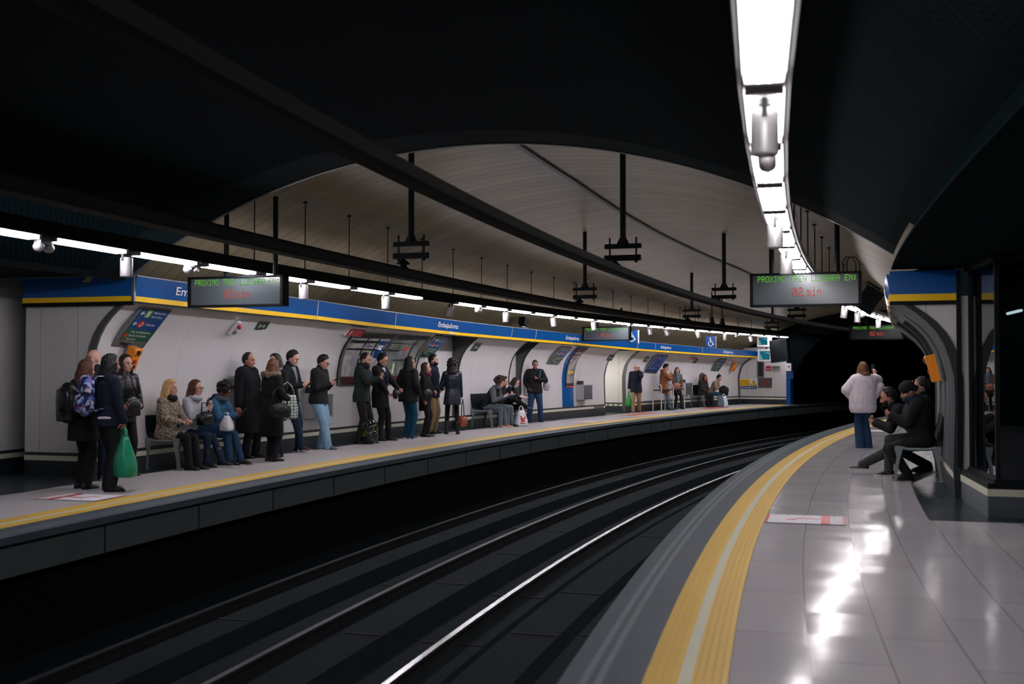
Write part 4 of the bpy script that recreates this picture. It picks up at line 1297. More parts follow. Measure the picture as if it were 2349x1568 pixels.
# wheelchair signs hung from the light strip
def wheelchair(s, n, z, label):
    t = thing('wheelchair_sign', label, 'sign', frame(s, n, z), 'wheelchair signs')
    b = MB(); b.box((0, 0, .2), (.035, .19, .2)); b.build('panel', M['sign_blue'], t)
    b = MB(); b.box((0, -.196, .2), (.036, .008, .2)); b.build('pale_edge', M['white_enamel'], t)
    pl = Plane((-.036, .19, .4), (-.036, -.19, .4), (-.036, .19, 0), .003)
    b = MB()
    pl.disc(b, .17, .075, .024, 1, 12)
    pl.line(b, [(.175, .10), (.18, .20), (.25, .20), (.285, .29), (.31, .275)], .022)
    pl.line(b, [(.18, .15), (.24, .15)], .018)
    pts = [(.185 + .085 * math.cos(a), .255 + .085 * math.sin(a)) for a in [math.radians(x) for x in range(-10, 240, 20)]]
    pl.line(b, pts, .022)
    b.build('wheelchair_mark', M['white_letter'], t)
    for y in (-.15, .15):
        b = MB(); b.tube([(0, y, .39), (0, y, .62)], .007, 6); b.build('rod', M['black_metal'], t)
wheelchair(38.8, 6.25, 2.25, 'blue wheelchair sign hanging in full view near the far end')
wheelchair(32.75, 6.60, 2.28, 'blue wheelchair sign half hidden by a display board')

# camera on the band
t = thing('speaker_box', 'black angled box standing on the edge of the blue band', 'speaker', frame(27.62, 7.72, 2.585))
b = MB(); b.box((0, 0, .16), (.13, .09, .10), Matrix.Rotation(.35, 3, 'Y')); b.build('case', M['black_metal'], t)
b = MB(); b.box((0, 0, .03), (.20, .05, .015)); b.box((0, 0, .06), (.02, .03, .05)); b.build('bracket', M['grey_metal'], t)

# monitors for the drivers near the tunnel mouth
def monitor(s, n, z, label, yaw, tilt, w=.5, h=.5):
    t = thing('platform_monitor', label, 'monitor', frame(s, n, z) @ Matrix.Rotation(yaw, 4, 'Z') @ Matrix.Rotation(tilt, 4, 'Y'), 'monitors at the tunnel mouth')
    b = MB(); b.box((.2, 0, 0), (.2, w / 2, h / 2)); b.build('case', M['can'], t)
    b = MB(); b.box((-.004, 0, 0), (.006, w * .36, h * .34)); sc = b.build('screen', M['ink'], t)
    pl = Plane((-.011, w * .34, h * .32), (-.011, -w * .34, h * .32), (-.011, w * .34, -h * .32), .002)
    b = MB(); pl.rect(b, 0, 0, pl.w, pl.h); b.build('picture', M['screen_blue'], sc)
    b = MB(); pl.poly(b, [(0, pl.h * .2), (pl.w * .3, pl.h), (0, pl.h)], 2); pl.poly(b, [(pl.w * .3, .02), (pl.w, .06), (pl.w, .12)], 2); b.build('bright_patch', M['screen_pale'], sc)
    b = MB(); b.tube([(.2, 0, h / 2), (.2, 0, h / 2 + .12)], .03, 8); b.build('bracket', M['black_metal'], t)
monitor(44.9, 6.52, 2.05, 'lower white monitor showing a blue picture near the tunnel mouth', .05, .06, .58, .50)
monitor(44.9, 6.58, 2.62, 'upper white monitor half cut off by the end of the light strip', .1, .1, .5, .44)
t = thing('dark_monitor', 'large dark slanted monitor back beside the two white monitors', 'monitor', frame(44.6, 5.75, 2.22) @ Matrix.Rotation(-.35, 4, 'Z') @ Matrix.Rotation(-.10, 4, 'X'))
b = MB(); b.box((0, 0, 0), (.10, .42, .44)); b.build('case', M['black_metal'], t)
b = MB()
for sg in (-1, 1):
    b.box((-.10, sg * .42, 0), (.012, .012, .45)); b.box((-.10, 0, sg * .44), (.012, .42, .012))
b.build('rim', M['dark_metal'], t)
b = MB(); b.tube([(0, 0, .42), (0, 0, .95)], .035, 8); b.build('pole', M['black_metal'], t)
# horn speakers hanging under the far conductor rail
for i, s in enumerate((35.2, 36.2)):
    t = thing('horn_speaker', '%s of the two dark horns hanging beside the far conductor rail' % ('left' if i == 0 else 'right'), 'speaker', frame(s, 4.9, 2.86))
    b = MB(); b.lathe([(.05, .30), (.06, .22), (.13, .0), (.12, -.02), (.0, -.02)], seg=12); b.build('horn', M['black_metal'], t, smooth=True)
    b = MB(); b.tube([(0, 0, .28), (0, 0, 1.2)], .02, 6); b.build('pole', M['black_metal'], t)

# green-blue signal in the tunnel
t = thing('tunnel_signal', 'small glowing blue green signal lamp in the dark tunnel', 'signal', Matrix.Translation((16.38, 60.0, 1.30)))
b = MB(); b.box((0, .06, 0), (.13, .06, .2)); b.build('case', M['rubber'], t)
b = MB(); b.ell((0, 0, 0), (.09, .03, .09)); b.build('lamp', M['signal'], t, smooth=True)
b = MB(); b.tube([(0, .1, -.15), (0, .1, -2.5)], .04, 6); b.build('post', M['rubber'], t)

# ---------------------------------------------------------------- floor stickers
def sticker(s0, s1, n0, n1, label, flip=1):
    """white sheet with red bars and a stepping figure, top edge towards the platform edge"""
    z = .0075
    def at(u, v, k=0):
        return P(s0 + (s1 - s0) * v, n0 + (n1 - n0) * u, z + k)
    t = thing('floor_sticker', label, 'floor sticker', Matrix.Translation(at(.5, .5)), 'white and red floor stickers')
    inv = t.matrix_world.inverted()
    def f2(polys, nm, m, k):
        b = MB()
        for q in polys:
            b.add([inv @ at(u, v, k) for u, v in q], [tuple(range(len(q)))])
        b.build(nm, m, t, fix=False)
    R_ = lambda a, b_, c, d: [(a, b_), (c, b_), (c, d), (a, d)]
    f2([R_(0, 0, 1, 1)], 'sheet', M['paper'], 0)
    f2([R_(0, 0, .025, 1)], 'red_edge', M['bright_red'], .001); f2([R_(.975, 0, 1, 1)], 'red_edge', M['bright_red'], .001)
    f2([R_(.70, 0, .81, .48)], 'red_block', M['bright_red'], .001); f2([R_(.70, .56, .81, 1)], 'red_block', M['bright_red'], .001)
    f2([[(.27, .35), (.34, .35), (.42, .55), (.75, .5), (.75, .56), (.42, .64), (.33, .45), (.25, .42)], ], 'stepping_figure', M['bright_red'], .0015)
    for u in (.13, .25, .46, .86):
        f2([R_(u, .88, u + .016, 1)], 'red_tick', M['bright_red'], .001)
sticker(11.25, 11.88, -.81, -1.56, 'white and red floor sticker lying across the near right platform')
sticker(11.5, 10.95, 6.56, 7.38, 'white and red floor sticker in front of the group with the green bag')
sticker(28.3, 28.95, -.81, -1.56, 'far white and red floor sticker beyond the woman in white')
sticker(29.6, 30.2, 6.56, 7.25, 'faint white floor sticker in front of the man leaning on the wall')
for s0, s1, n0, n1, lab in ((34.3, 36.6, 7.2, 7.75, 'red painted patch on the floor before the passage'), (40.7, 42.4, 7.0, 7.6, 'red painted patch on the floor in front of the far bench')):
    b = MB(); b.add([P(s, n, .006) for s, n in ((s0, n0), (s1, n0), (s1, n1), (s0, n1))], [(0, 1, 2, 3)])
    tag(b.build('floor_patch', M['red_floor'] if 'red_floor' in M else M['bright_red'], fix=False), lab, 'floor marking')

# ---------------------------------------------------------------- benches
def make_bench(length, nseat):
    """local x along the wall from the viewer's end, y towards the wall"""
    t = thing('platform_bench', 'x', 'bench', Matrix())
    b = MB()
    for x in [0.02, length - .02] + ([length / 2] if length > 1.5 else []):
        pass
    for x in [0.02, length - .02] + ([length / 2] if length > 1.5 else []):
        for y, dy in ((-.24, -.035), (.24, .035)):
            b = MB()
            rs = []
            for z, w, off in ((0, .022, dy * 1.3), (.16, .02, dy * .9), (.33, .026, 0), (.42, .05, 0), (.47, .05, 0)):
                rs.append([(x - .018, y + off - w, z), (x + .018, y + off - w, z), (x + .018, y + off + w, z), (x - .018, y + off + w, z)])
            b.rings([[Vector(p) for p in r] for r in rs]); b.box((x, y + dy * 1.3, .008), (.03, .05, .008))
            b.build('leg', M['bench_metal'], t)
        b = MB(); b.tube([(x, -.22, .45), (x, -.12, .43), (x, .12, .43), (x, .22, .45)], .02, 8); b.build('cross_bar', M['bench_metal'], t)
    for i in range(nseat):
        x0 = i * length / nseat + .02; x1 = (i + 1) * length / nseat - .02
        b = MB()
        pts = [(-.26, .465), (-.24, .475), (-.1, .46), (.1, .455), (.20, .475), (.25, .55), (.29, .72), (.31, .86), (.33, .86), (.31, .70), (.27, .53), (.22, .455), (.1, .435), (-.1, .44), (-.25, .45)]
        b.extrude_poly([(x0, y, z) for y, z in pts], (x1 - x0, 0, 0)); b.build('seat', M['black_metal'], t)
    return t
bn = make_bench(1.62, 3)
for i, (s, n, lab, yaw) in enumerate([(14.33, 8.15, 'metal bench on the left with a row of three seated people closest to the viewer', 0), (26.0, 8.13, 'metal bench with the three seated readers in the middle of the left platform', 0), (42.0, 8.13, 'far metal bench near the end of the left platform', 0)]):
    m = frame(s, n, 0)
    if i == 0:
        bn.matrix_world = m; bn['label'] = lab; bn['group'] = 'platform benches'
    else:
        dup(bn, m, lab, 'platform benches')
# the right bench is the mirror image: the viewer's end first, wall on the other side
dup(bn, frame(15.95 + 1.62, -2.46, 0) @ Matrix.Rotation(math.pi, 4, 'Z'), 'dark metal bench by the right wall under the seated men', 'platform benches')

# perch rail where the person in the brown coat leans
t = thing('perch_rail', 'tall tubular perch rail with two hoops beside the person in the brown coat', 'perch rail', frame(39.2, 7.95, 0))
for x, y in ((-1.3, -.1), (-.2, .0), (.9, .0)):
    b = MB(); h = .95 if x < -1 else .92
    b.tube([(x, -.16, 0), (x, -.16, h - .08), (x, -.13, h - .02), (x, -.08, h), (x, .08, h), (x, .13, h - .02), (x, .16, h - .08), (x, .16, 0)], .024, 8); b.build('hoop', M['can'], t)
    b = MB(); b.tube([(x, -.16, .4), (x, .16, .4)], .018, 8); b.build('cross_bar', M['can'], t)
b = MB(); b.box((-.2, 0, .74), (1.15, .13, .02)); b.build('perch_board', M['dark_metal'], t)

# ---------------------------------------------------------------- glass booth on the right
A = (12.28, -2.95); Bc = (13.92, -2.84)
def poly(pts, z0, z1, m, nm, par=None):
    b = MB(); b.extrude_poly([P(s, n, z0) for s, n in pts], (0, 0, z1 - z0)); return b.build(nm, m, par)
booth = thing('glass_booth', 'dark glass booth with a pale base strip at the right edge', 'booth', Matrix.Translation(P(12.3, -4, 0)))
inv = booth.matrix_world.inverted()
def bpart(nm, b, m, fix=True):
    b.v = [inv @ v for v in b.v]; return b.build(nm, m, booth, fix=fix)
foot = [A, Bc, (13.92, -6.5), (12.28, -6.5)]
def inset(d):
    return [(A[0] + d, A[1] - d), (Bc[0], Bc[1] - d), (13.92, -6.5), (A[0] + d, -6.5)]
b = MB(); b.extrude_poly([P(s, n, 0) for s, n in foot], (0, 0, .215)); bpart('plinth', b, M['booth_stone'] if 'booth_stone' in M else M['dark_metal'])
b = MB(); b.extrude_poly([P(s, n, .215) for s, n in inset(-.006)], (0, 0, .072)); bpart('luminous_strip', b, M['cream_strip'])
b = MB(); b.extrude_poly([P(s, n, .287) for s, n in inset(.0)], (0, 0, .06)); b.extrude_poly([P(s, n, .347) for s, n in inset(.07)], (0, 0, .03)); bpart('sill', b, M['black_metal'])
g = inset(.11)
gt = 2.62
for nm, (p0, p1) in (('side_glass', (g[0], g[1])), ('front_glass', (g[0], g[3]))):
    b = MB(); a0, a1 = P(*p0, .377), P(*p1, .377)
    d = (a1 - a0).normalized(); nn = Vector((d.y, -d.x, 0))
    b.extrude_poly([a0, a1, a1 + Vector((0, 0, gt - .377)), a0 + Vector((0, 0, gt - .377))], nn * .012); bpart(nm, b, M['glass'])
for (s, n) in (g[0], (g[1][0] - .06, g[1][1]), (g[0][0] + .02, -4.4)):
    b = MB(); m_ = frame(s, n, 0); b.box(m_.translation + Vector((0, 0, 1.5)), (.022, .022, 1.13), m_.to_3x3()); bpart('post', b, M['black_metal'])
b = MB(); b.extrude_poly([P(s, n, gt) for s, n in inset(.05)], (0, 0, .12)); bpart('roof', b, M['black_metal'])
b = MB(); b.extrude_poly([P(13.85, -3.15, .38), P(13.85, -6.4, .38), P(13.85, -6.4, 2.6), P(13.85, -3.15, 2.6)], axes(13.85)[0] * .03); bpart('back_panel', b, M['dark_metal'])
b = MB(); b.extrude_poly([P(SR - .05, -2.81, .38), P(SR - .05, -2.86, .38), P(SR - .05, -2.86, 2.6), P(SR - .05, -2.81, 2.6)], axes(SR)[0] * .04)
structure(b.build('trim_booth_column', M['black_metal']))

# signs and cases on the right wall, seen almost edge-on
for i, (s0, s1, z0, z1, mm, lab) in enumerate([(15.6, 16.9, 1.35, 2.2, 'grey_metal', 'grey framed case on the right wall arch, seen edge on'), (17.3, 18.6, 1.5, 2.25, 'frame_metal', 'second framed case behind the first on the right wall'), (20.5, 22.5, 1.4, 2.2, 'grey_metal', 'third framed case farther along the right wall')]):
    o_ = P(s0, rw(1.5), 1.5)
    t = thing('wall_case', lab, 'case', Matrix.Translation(o_), 'cases on the right wall')
    inv2 = t.matrix_world.inverted()
    for nm, off, th, m_, e in (('frame', .0, .07, M[mm], 0), ('glass_panel', .07, .008, M['clear_glass'], .06)):
        b = MB(); rr = []
        for k_ in range(8):
            z = z0 + e + (z1 - z0 - 2 * e) * k_ / 7
            n0 = wall_nr(s0, z) + off; n1 = wall_nr(s1, z) + off
            rr.append([inv2 @ P(s0 + e, n0, z), inv2 @ P(s0 + e, n0 + th, z), inv2 @ P(s1 - e, n1 + th, z), inv2 @ P(s1 - e, n1, z)])
        b.rings(rr); b.build(nm, m_, t)
t = thing('loudspeaker', 'dark angular loudspeaker hanging in front of the right blue band', 'speaker', frame(16.5, -1.84, 2.40))
b = MB(); b.box((0, 0, .06), (.12, .13, .17), Matrix.Rotation(.6, 3, 'X')); b.build('case', M['black_metal'], t)
b = MB(); b.tube([(0, -.16, .2), (0, .02, .32)], .015, 6); b.build('arm', M['black_metal'], t)

# two added glowing tubes standing in for strip lights reflected in the booth glass
for (a0, a1, lab) in (((13.5, -3.30, 2.11), (13.18, -3.40, 2.13), 'added glowing tube for a strip reflection in the booth glass, lower left of two'), ((13.1, -3.44, 2.135), (12.75, -3.57, 2.155), 'added glowing tube for a strip reflection in the booth glass, the right one')):
    t = thing('reflection_tube', lab, 'lamp', Matrix.Translation(P(*a0)), 'added reflection tubes in the booth')
    d = P(*a1) - P(*a0)
    b = MB(); b.tube([(0, 0, 0), d], .016, 8); b.build('tube', M['lens'], t)
    b = MB(); b.tube([Vector((0, 0, .03)), d + Vector((0, 0, .03))], .02, 8); b.build('holder', M['black_metal'], t)
    b = MB(); b.tube([d * .5 + Vector((0, 0, .03)), d * .5 + Vector((0, 0, .46))], .008, 6); b.build('rod', M['black_metal'], t)
# ---------------------------------------------------------------- people
def cloth(name, rgb, rough=.85, var=.25, scale=14, bump=.35, bscale=38, **k):
    return mat(name, rgb, rough, var=var, scale=scale, bump=bump, bscale=bscale, spec=.25, **k)
C = {
 'black': cloth('black_wool', (20, 22, 25)), 'softblack': cloth('black_cotton', (27, 29, 32)), 'navy': cloth('navy_cloth', (20, 28, 44)),
 'denim': cloth('blue_denim', (34, 62, 92)), 'teal_denim': cloth('petrol_denim', (20, 66, 92)), 'light_denim': cloth('light_denim', (128, 164, 190)), 'grey_denim': cloth('grey_denim', (92, 104, 112)),
 'dark_denim': cloth('dark_denim', (22, 38, 58)), 'khaki': cloth('khaki_cotton', (140, 118, 88)), 'tan': cloth('tan_wool', (136, 84, 58)), 'brown': cloth('brown_wool', (98, 74, 58)),
 'green_parka': cloth('green_parka', (30, 40, 38)), 'olive': cloth('olive_trousers', (60, 66, 60)), 'olive_coat': cloth('olive_coat', (50, 48, 44)), 'beige': cloth('beige_wool', (140, 124, 108)),
 'white_knit': cloth('white_knit', (222, 214, 222), bump=.8, bscale=60), 'grey_jacket': cloth('pale_grey_jacket', (168, 170, 176)), 'blue_denim_jacket': cloth('blue_denim_jacket', (52, 92, 124)),
 'grey_hood': cloth('grey_sweat', (84, 92, 98)), 'grey_tee': cloth('grey_tee', (130, 140, 146)), 'maroon': cloth('maroon_scarf', (92, 22, 34)), 'blue_scarf': cloth('slate_scarf', (90, 112, 130)),
 'fur': cloth('grey_fur', (120, 108, 92), bump=1.0, bscale=70), 'puffer': mat('puffer_jacket', (16, 28, 44), .38, var=.2, scale=9, bump=.6, bscale=9, stretch=(.4, .4, 2.2)), 'leather': mat('black_leather', (16, 18, 21), .36, var=.2, bump=.3, bscale=18),
 'shoe': mat('black_shoe', (16, 17, 19), .45, var=.1), 'brown_shoe': mat('brown_shoe', (74, 42, 34), .45, var=.15), 'grey_shoe': mat('grey_shoe', (88, 96, 100), .6, var=.1), 'orange_shoe': mat('grey_orange_shoe', (176, 110, 84), .6, var=.2), 'rubber_dark': mat('dark_sole', (36, 38, 40), .6, var=.05), 'white_rubber': mat('white_rubber', (200, 198, 194), .6, var=.05),
}
def leopard():
    m = bpy.data.materials.new('leopard_fur'); m.use_nodes = True
    nt = m.node_tree; N, L = nt.nodes, nt.links
    b = N['Principled BSDF']; b.inputs['Roughness'].default_value = .9
    tc = N.new('ShaderNodeTexCoord'); vo = N.new('ShaderNodeTexVoronoi'); vo.inputs['Scale'].default_value = 42
    no = N.new('ShaderNodeTexNoise'); no.inputs['Scale'].default_value = 30
    mx = N.new('ShaderNodeMix'); mx.data_type = 'RGBA'; mx.inputs[0].default_value = .08
    L.new(tc.outputs['Object'], mx.inputs[6]); L.new(no.outputs['Color'], mx.inputs[7]); L.new(tc.outputs['Object'], no.inputs['Vector'])
    L.new(mx.outputs[2], vo.inputs['Vector'])
    cr = N.new('ShaderNodeValToRGB'); e = cr.color_ramp.elements
    e[0].position = .36; e[0].color = (*lin((36, 32, 30)), 1); e[1].position = .52; e[1].color = (*lin((150, 136, 116)), 1)
    L.new(vo.outputs['Distance'], cr.inputs[0]); L.new(cr.outputs[0], b.inputs['Base Color'])
    return m
C['leopard'] = leopard()
def floral():
    m = bpy.data.materials.new('floral_print'); m.use_nodes = True
    nt = m.node_tree; N, L = nt.nodes, nt.links
    b = N['Principled BSDF']; b.inputs['Roughness'].default_value = .7
    tc = N.new('ShaderNodeTexCoord'); vo = N.new('ShaderNodeTexVoronoi'); vo.inputs['Scale'].default_value = 22
    L.new(tc.outputs['Object'], vo.inputs['Vector'])
    sp = N.new('ShaderNodeSeparateColor'); L.new(vo.outputs['Color'], sp.inputs[0])
    cr = N.new('ShaderNodeValToRGB'); cr.color_ramp.interpolation = 'CONSTANT'; e = cr.color_ramp.elements
    cols = [(0, (20, 28, 66)), (.3, (60, 104, 178)), (.45, (150, 176, 214)), (.6, (128, 84, 150)), (.72, (24, 34, 80)), (.86, (196, 190, 214))]
    while len(e) < len(cols):
        e.new(.5)
    for q, (p, c) in zip(e, cols):
        q.position = p; q.color = (*lin(c), 1)
    L.new(sp.outputs[0], cr.inputs[0]); L.new(cr.outputs[0], b.inputs['Base Color'])
    return m
C['floral'] = floral()
SK = {k: mat('skin_' + k, c, .55, var=.07, scale=20, spec=.35) for k, c in dict(fair=(206, 156, 138), mid=(182, 128, 106), tan=(158, 106, 86), brown=(128, 86, 68)).items()}
HR = {k: mat('hair_' + k, c, .5, var=.35, scale=30, bump=.7, bscale=60, stretch=(1, 1, .25), spec=.3) for k, c in dict(black=(16, 15, 16), dark=(30, 24, 22), brown=(62, 42, 32), chestnut=(104, 66, 44), auburn=(76, 42, 30), blonde=(196, 158, 104), grey=(70, 68, 68), light=(136, 96, 62)).items()}
EYE = mat('dark_eye', (24, 18, 16), .3, var=0)
LIP = mat('lip', (150, 76, 72), .5, var=0)

def remesh(b, vox, smooth=2, noise=0.0):
    """union of overlapping closed pieces as one smooth surface; returns verts, faces"""
    me = b.mesh('body_pieces')
    o = bpy.data.objects.new('body_pieces', me); COL.objects.link(o)
    md = o.modifiers.new('r', 'REMESH'); md.mode = 'VOXEL'; md.voxel_size = vox; md.adaptivity = 0
    if smooth:
        sm = o.modifiers.new('s', 'SMOOTH'); sm.iterations = smooth; sm.factor = .5
    dg = bpy.context.evaluated_depsgraph_get()
    m2 = bpy.data.meshes.new_from_object(o.evaluated_get(dg))
    vs = [v.co.copy() for v in m2.vertices]
    if noise:
        rnd = random.Random(5)
        from mathutils import noise as nz
        for v in vs:
            v += nz.noise_vector(v * 38) * noise
    fs = [tuple(p.vertices) for p in m2.polygons]
    bpy.data.objects.remove(o); bpy.data.meshes.remove(me); bpy.data.meshes.remove(m2)
    return vs, fs

def ik(a, t, l1, l2, hint):
    a, t = Vector(a), Vector(t)
    d = t - a; L = d.length
    mx = (l1 + l2) * .998
    if L > mx:
        t = a + d * (mx / L); d = t - a; L = mx
    if L < abs(l1 - l2) * 1.05:
        L = abs(l1 - l2) * 1.05
    dn = d.normalized()
    x = (l1 * l1 - l2 * l2 + L * L) / (2 * L)
    h = math.sqrt(max(0, l1 * l1 - x * x))
    hp = Vector(hint) - dn * Vector(hint).dot(dn)
    hp.normalize()
    return a + dn * x + hp * h, t

def ringloft(b, rows, seg=16, pw=2.4):
    """rows: (centre, side half-width, front half-depth, back half-depth, side axis, front axis)"""
    rs = []
    for c, wy, wf, wb, ay, ax in rows:
        r = []
        for j in range(seg):
            a = 2 * math.pi * j / seg
            cx_, sy_ = math.cos(a), math.sin(a)
            e = 2 / pw
            px = math.copysign(abs(cx_) ** e, cx_); py = math.copysign(abs(sy_) ** e, sy_)
            r.append(c + ax * px * (wf if px > 0 else wb) + ay * py * wy)
        rs.append(r)
    b.rings(rs)

def hand_geo(b, fing, wrist, d, palm_n, side, k, curl=.5):
    """palm into b (remeshed with the body), five separate fingers into fing"""
    d = Vector(d).normalized(); pn = Vector(palm_n); pn = (pn - d * pn.dot(d)).normalized()
    w = d.cross(pn) * side                     # towards the thumb side
    R = Matrix((d, w, pn)).transposed()
    b.ell(wrist + d * .048 * k, (.05 * k, .04 * k, .017 * k), R, 12, 8)
    b.capsule(wrist - d * .03 * k, wrist + d * .03 * k, .025 * k, .026 * k)
    for i, (off, ln) in enumerate(((.027, .066), (.009, .075), (-.009, .070), (-.026, .055))):
        p = wrist + (d * .085 + w * off) * k
        a = curl * 0.5; pts = [p]
        for seg_, fr in enumerate((.45, .32, .23)):
            dd = d * math.cos(a) + pn * math.sin(a)
            pts.append(pts[-1] + dd * ln * fr * k); a += curl * (.8 + .08 * i)
        fing.chain(pts, [.0088 * k, .0082 * k, .0076 * k, .0066 * k], 7)
    p = wrist + (d * .03 + w * .03) * k
    q = p + (d * .028 + w * .030 + pn * .012) * k
    r_ = q + (d * .030 + w * .006 + pn * .022 * (0.4 + curl)) * k
    fing.chain([wrist + d * .015 * k + w * .018 * k, p, q, r_], [.014 * k, .0125 * k, .010 * k, .0078 * k], 8)

def head_frame(base, yaw, pitch, roll=0):
    """local x forward, pitch > 0 looks down"""
    return Matrix.Rotation(yaw, 3, 'Z') @ Matrix.Rotation(pitch, 3, 'Y') @ Matrix.Rotation(roll, 3, 'X')

N_PEOPLE = [0]
def person(label, x, y, heading, H=1.72, sex='m', skin='fair', vox=.011, pelvis=None, lean=0.0, twist=0.0, head=(0, 0), armL=None, armR=None, feet=None, knees=None,
           top=None, legs=None, shoes='shoe', hair=None, extra=None, group='people waiting on the left platform', bulk=1.0, curl=(.85, .85), palm=(None, None), beard=None, sole=None):
    """all lengths for a 1.75 m body, scaled by H/1.75; local x is where the body faces, y its left"""
    k = H / 1.75
    root = thing('person', label, 'person', Matrix.Translation((x, y, 0)) @ Matrix.Rotation(math.radians(heading), 4, 'Z'), group)
    V = Vector
    X, Y, Z = V((1, 0, 0)), V((0, 1, 0)), V((0, 0, 1))
    la = math.radians(lean); tw = math.radians(twist)
    pel = V(pelvis) if pelvis else V((0, 0, .95))
    sit = pel.z < .8
    u = V((math.sin(la), 0, math.cos(la)))
    fx = V((math.cos(la), 0, -math.sin(la)))
    Rt = Matrix.Rotation(tw, 3, 'Z')
    ay = Rt @ Y; ax_ = (Rt @ fx)
    sw = .178 if sex == 'm' else .158
    hip = .088
    waist = pel + u * .13
    chest = pel + u * .34
    shc = pel + u * .475
    nb = pel + u * .535 + ax_ * .01
    hy, hpz = math.radians(head[0]), math.radians(head[1])
    Rh = Matrix.Rotation(tw * .6, 3, 'Z') @ head_frame(None, hy, hpz)
    hc = nb + u * .045 + Rh @ V((.028, 0, .105))
    body, fing = MB(), MB()
    f = 1.0 if sex == 'm' else .92
    # torso under the clothes
    rows = [(pel - u * .06, .135 * f, .085, .10, Y, X), (pel, .155 * f, .095, .115, Y, X), (waist, .128 * f, .09, .085, (Y + ay).normalized(), X), (chest, .15 * f, .105, .10, ay, ax_), (pel + u * .43, .16 * f, .09, .095, ay, ax_), (shc + u * .035, .10 * f, .06, .07, ay, ax_)]
    ringloft(body, [(c, a * bulk, b_ * bulk, d * bulk, e, g_) for c, a, b_, d, e, g_ in rows])
    body.capsule(nb - u * .05, hc - Rh @ V((.02, 0, .06)), .056 * f, .052 * f, 12)
    # head
    body.ell(hc + Rh @ V((-.008, 0, .022)), (.098, .077, .102), Rh, 18, 12)
    body.ell(hc + Rh @ V((.028, 0, -.055)), (.062, .056, .066), Rh, 14, 10)
    body.ell(hc + Rh @ V((.066, 0, -.098)), (.024, .026, .018), Rh, 10, 7)
    body.capsule(hc + Rh @ V((.088, 0, .008)), hc + Rh @ V((.108, 0, -.036)), .010, .016, 8)
    body.ell(hc + Rh @ V((.078, 0, .028)), (.016, .052, .012), Rh, 10, 7)
    body.ell(hc + Rh @ V((.086, 0, -.068)), (.012, .024, .012), Rh, 10, 6)
    for sg in (-1, 1):
        body.ell(hc + Rh @ V((-.008, sg * .077, -.012)), (.020, .010, .033), Rh, 10, 7)
        body.ell(hc + Rh @ V((.06, sg * .04, -.03)), (.026, .022, .024), Rh, 10, 7)
    # arms
    arms = {}
    for sg, tgt, nm, ci in ((1, armL, 'L', 0), (-1, armR, 'R', 1)):
        sh = shc + ay * sg * sw
        if tgt is None:
            tgt = dict(w=(sh.x - .0 + .02, sh.y + sg * .06, pel.z - .06), h=(-1, sg * .3, 0))
        w = V(tgt['w']); hint = V(tgt.get('h', (-.4, sg * .5, -1)))
        el, w = ik(sh, w, .285, .255, hint)
        arms[nm] = (sh, el, w)
        body.chain([shc + ay * sg * (sw - .06), sh, el, w], [.058 * f, .054 * f, .042 * f, .029 * f], 10)
        d = (w - el).normalized()
        hd = V(tgt['d']) if 'd' in tgt else d
        pn = V(tgt['p']) if 'p' in tgt else V((0, -sg, 0))
        hand_geo(body, fing, w, hd, pn, sg, 1.0 if sex == 'm' else .92, curl[ci])
    # legs
    ft = feet or (((.02, .10), 8), ((-.02, -.10), -8))
    LG = {}
    for sg, nm, fd in ((1, 'L', ft[0]), (-1, 'R', ft[1])):
        hj = pel + V((0, sg * hip, -.04))
        pos = fd[0]
        an = V((pos[0], pos[1], pos[2] if len(pos) > 2 else .085))
        hint = V(knees[0 if sg > 0 else 1]) if knees else V((1, sg * .05, .6 if sit else 0))
        kn, an = ik(hj, an, .43, .415, hint)
        LG[nm] = (hj, kn, an, math.radians(fd[1]), fd[2] if len(fd) > 2 else 0.0)
        body.chain([hj, kn, an], [.082 * f, .054 * f, .038 * f], 12)
        fdv = V((math.cos(LG[nm][3]), math.sin(LG[nm][3]), 0))
        body.capsule(an - V((0, 0, .03)), an + fdv * .07 - V((0, 0, .048)), .030, .022, 8)
    sc = lambda vs: [v * k for v in vs]
    bv, bf = remesh(body, vox, 1)
    allb = MB(); allb.add(sc(bv), bf); allb.add(sc(fing.v), fing.f)
    # the body is the mesh of the head, arms and legs: one surface, fingers rooted in the palm
    skinm = SK[skin]
    allb.build('body', skinm, root, smooth=True, fix=False)
    # face details
    if extra is None or not extra.get('noface'):
        for sg in (-1, 1):
            b = MB(); b.ell(hc + Rh @ V((.0865, sg * .032, .008)), (.0085, .0135, .0075), Rh, 8, 6); b.v = sc(b.v); b.build('eye', EYE, root, smooth=True)
            b = MB(); b.capsule(hc + Rh @ V((.093, sg * .015, .030)), hc + Rh @ V((.080, sg * .050, .032)), .0045, .0035, 6); b.v = sc(b.v); b.build('eyebrow', HR[(hair or {}).get('col', 'dark') if (hair or {}).get('col') != 'blonde' else 'light'], root, smooth=True)
        b = MB(); b.ell(hc + Rh @ V((.0955, 0, -.069)), (.006, .021, .0065), Rh, 10, 6); b.v = sc(b.v); b.build('lips', LIP, root, smooth=True)
    def garment(nm, b, m, vx=None, sm=2, noise=0.0, lab=None):
        vs, fs = remesh(b, vx or max(vox, .013), sm, noise)
        g_ = MB(); g_.add(sc(vs), fs)
        return g_.build(nm, m, root, smooth=True, fix=False, label=lab)
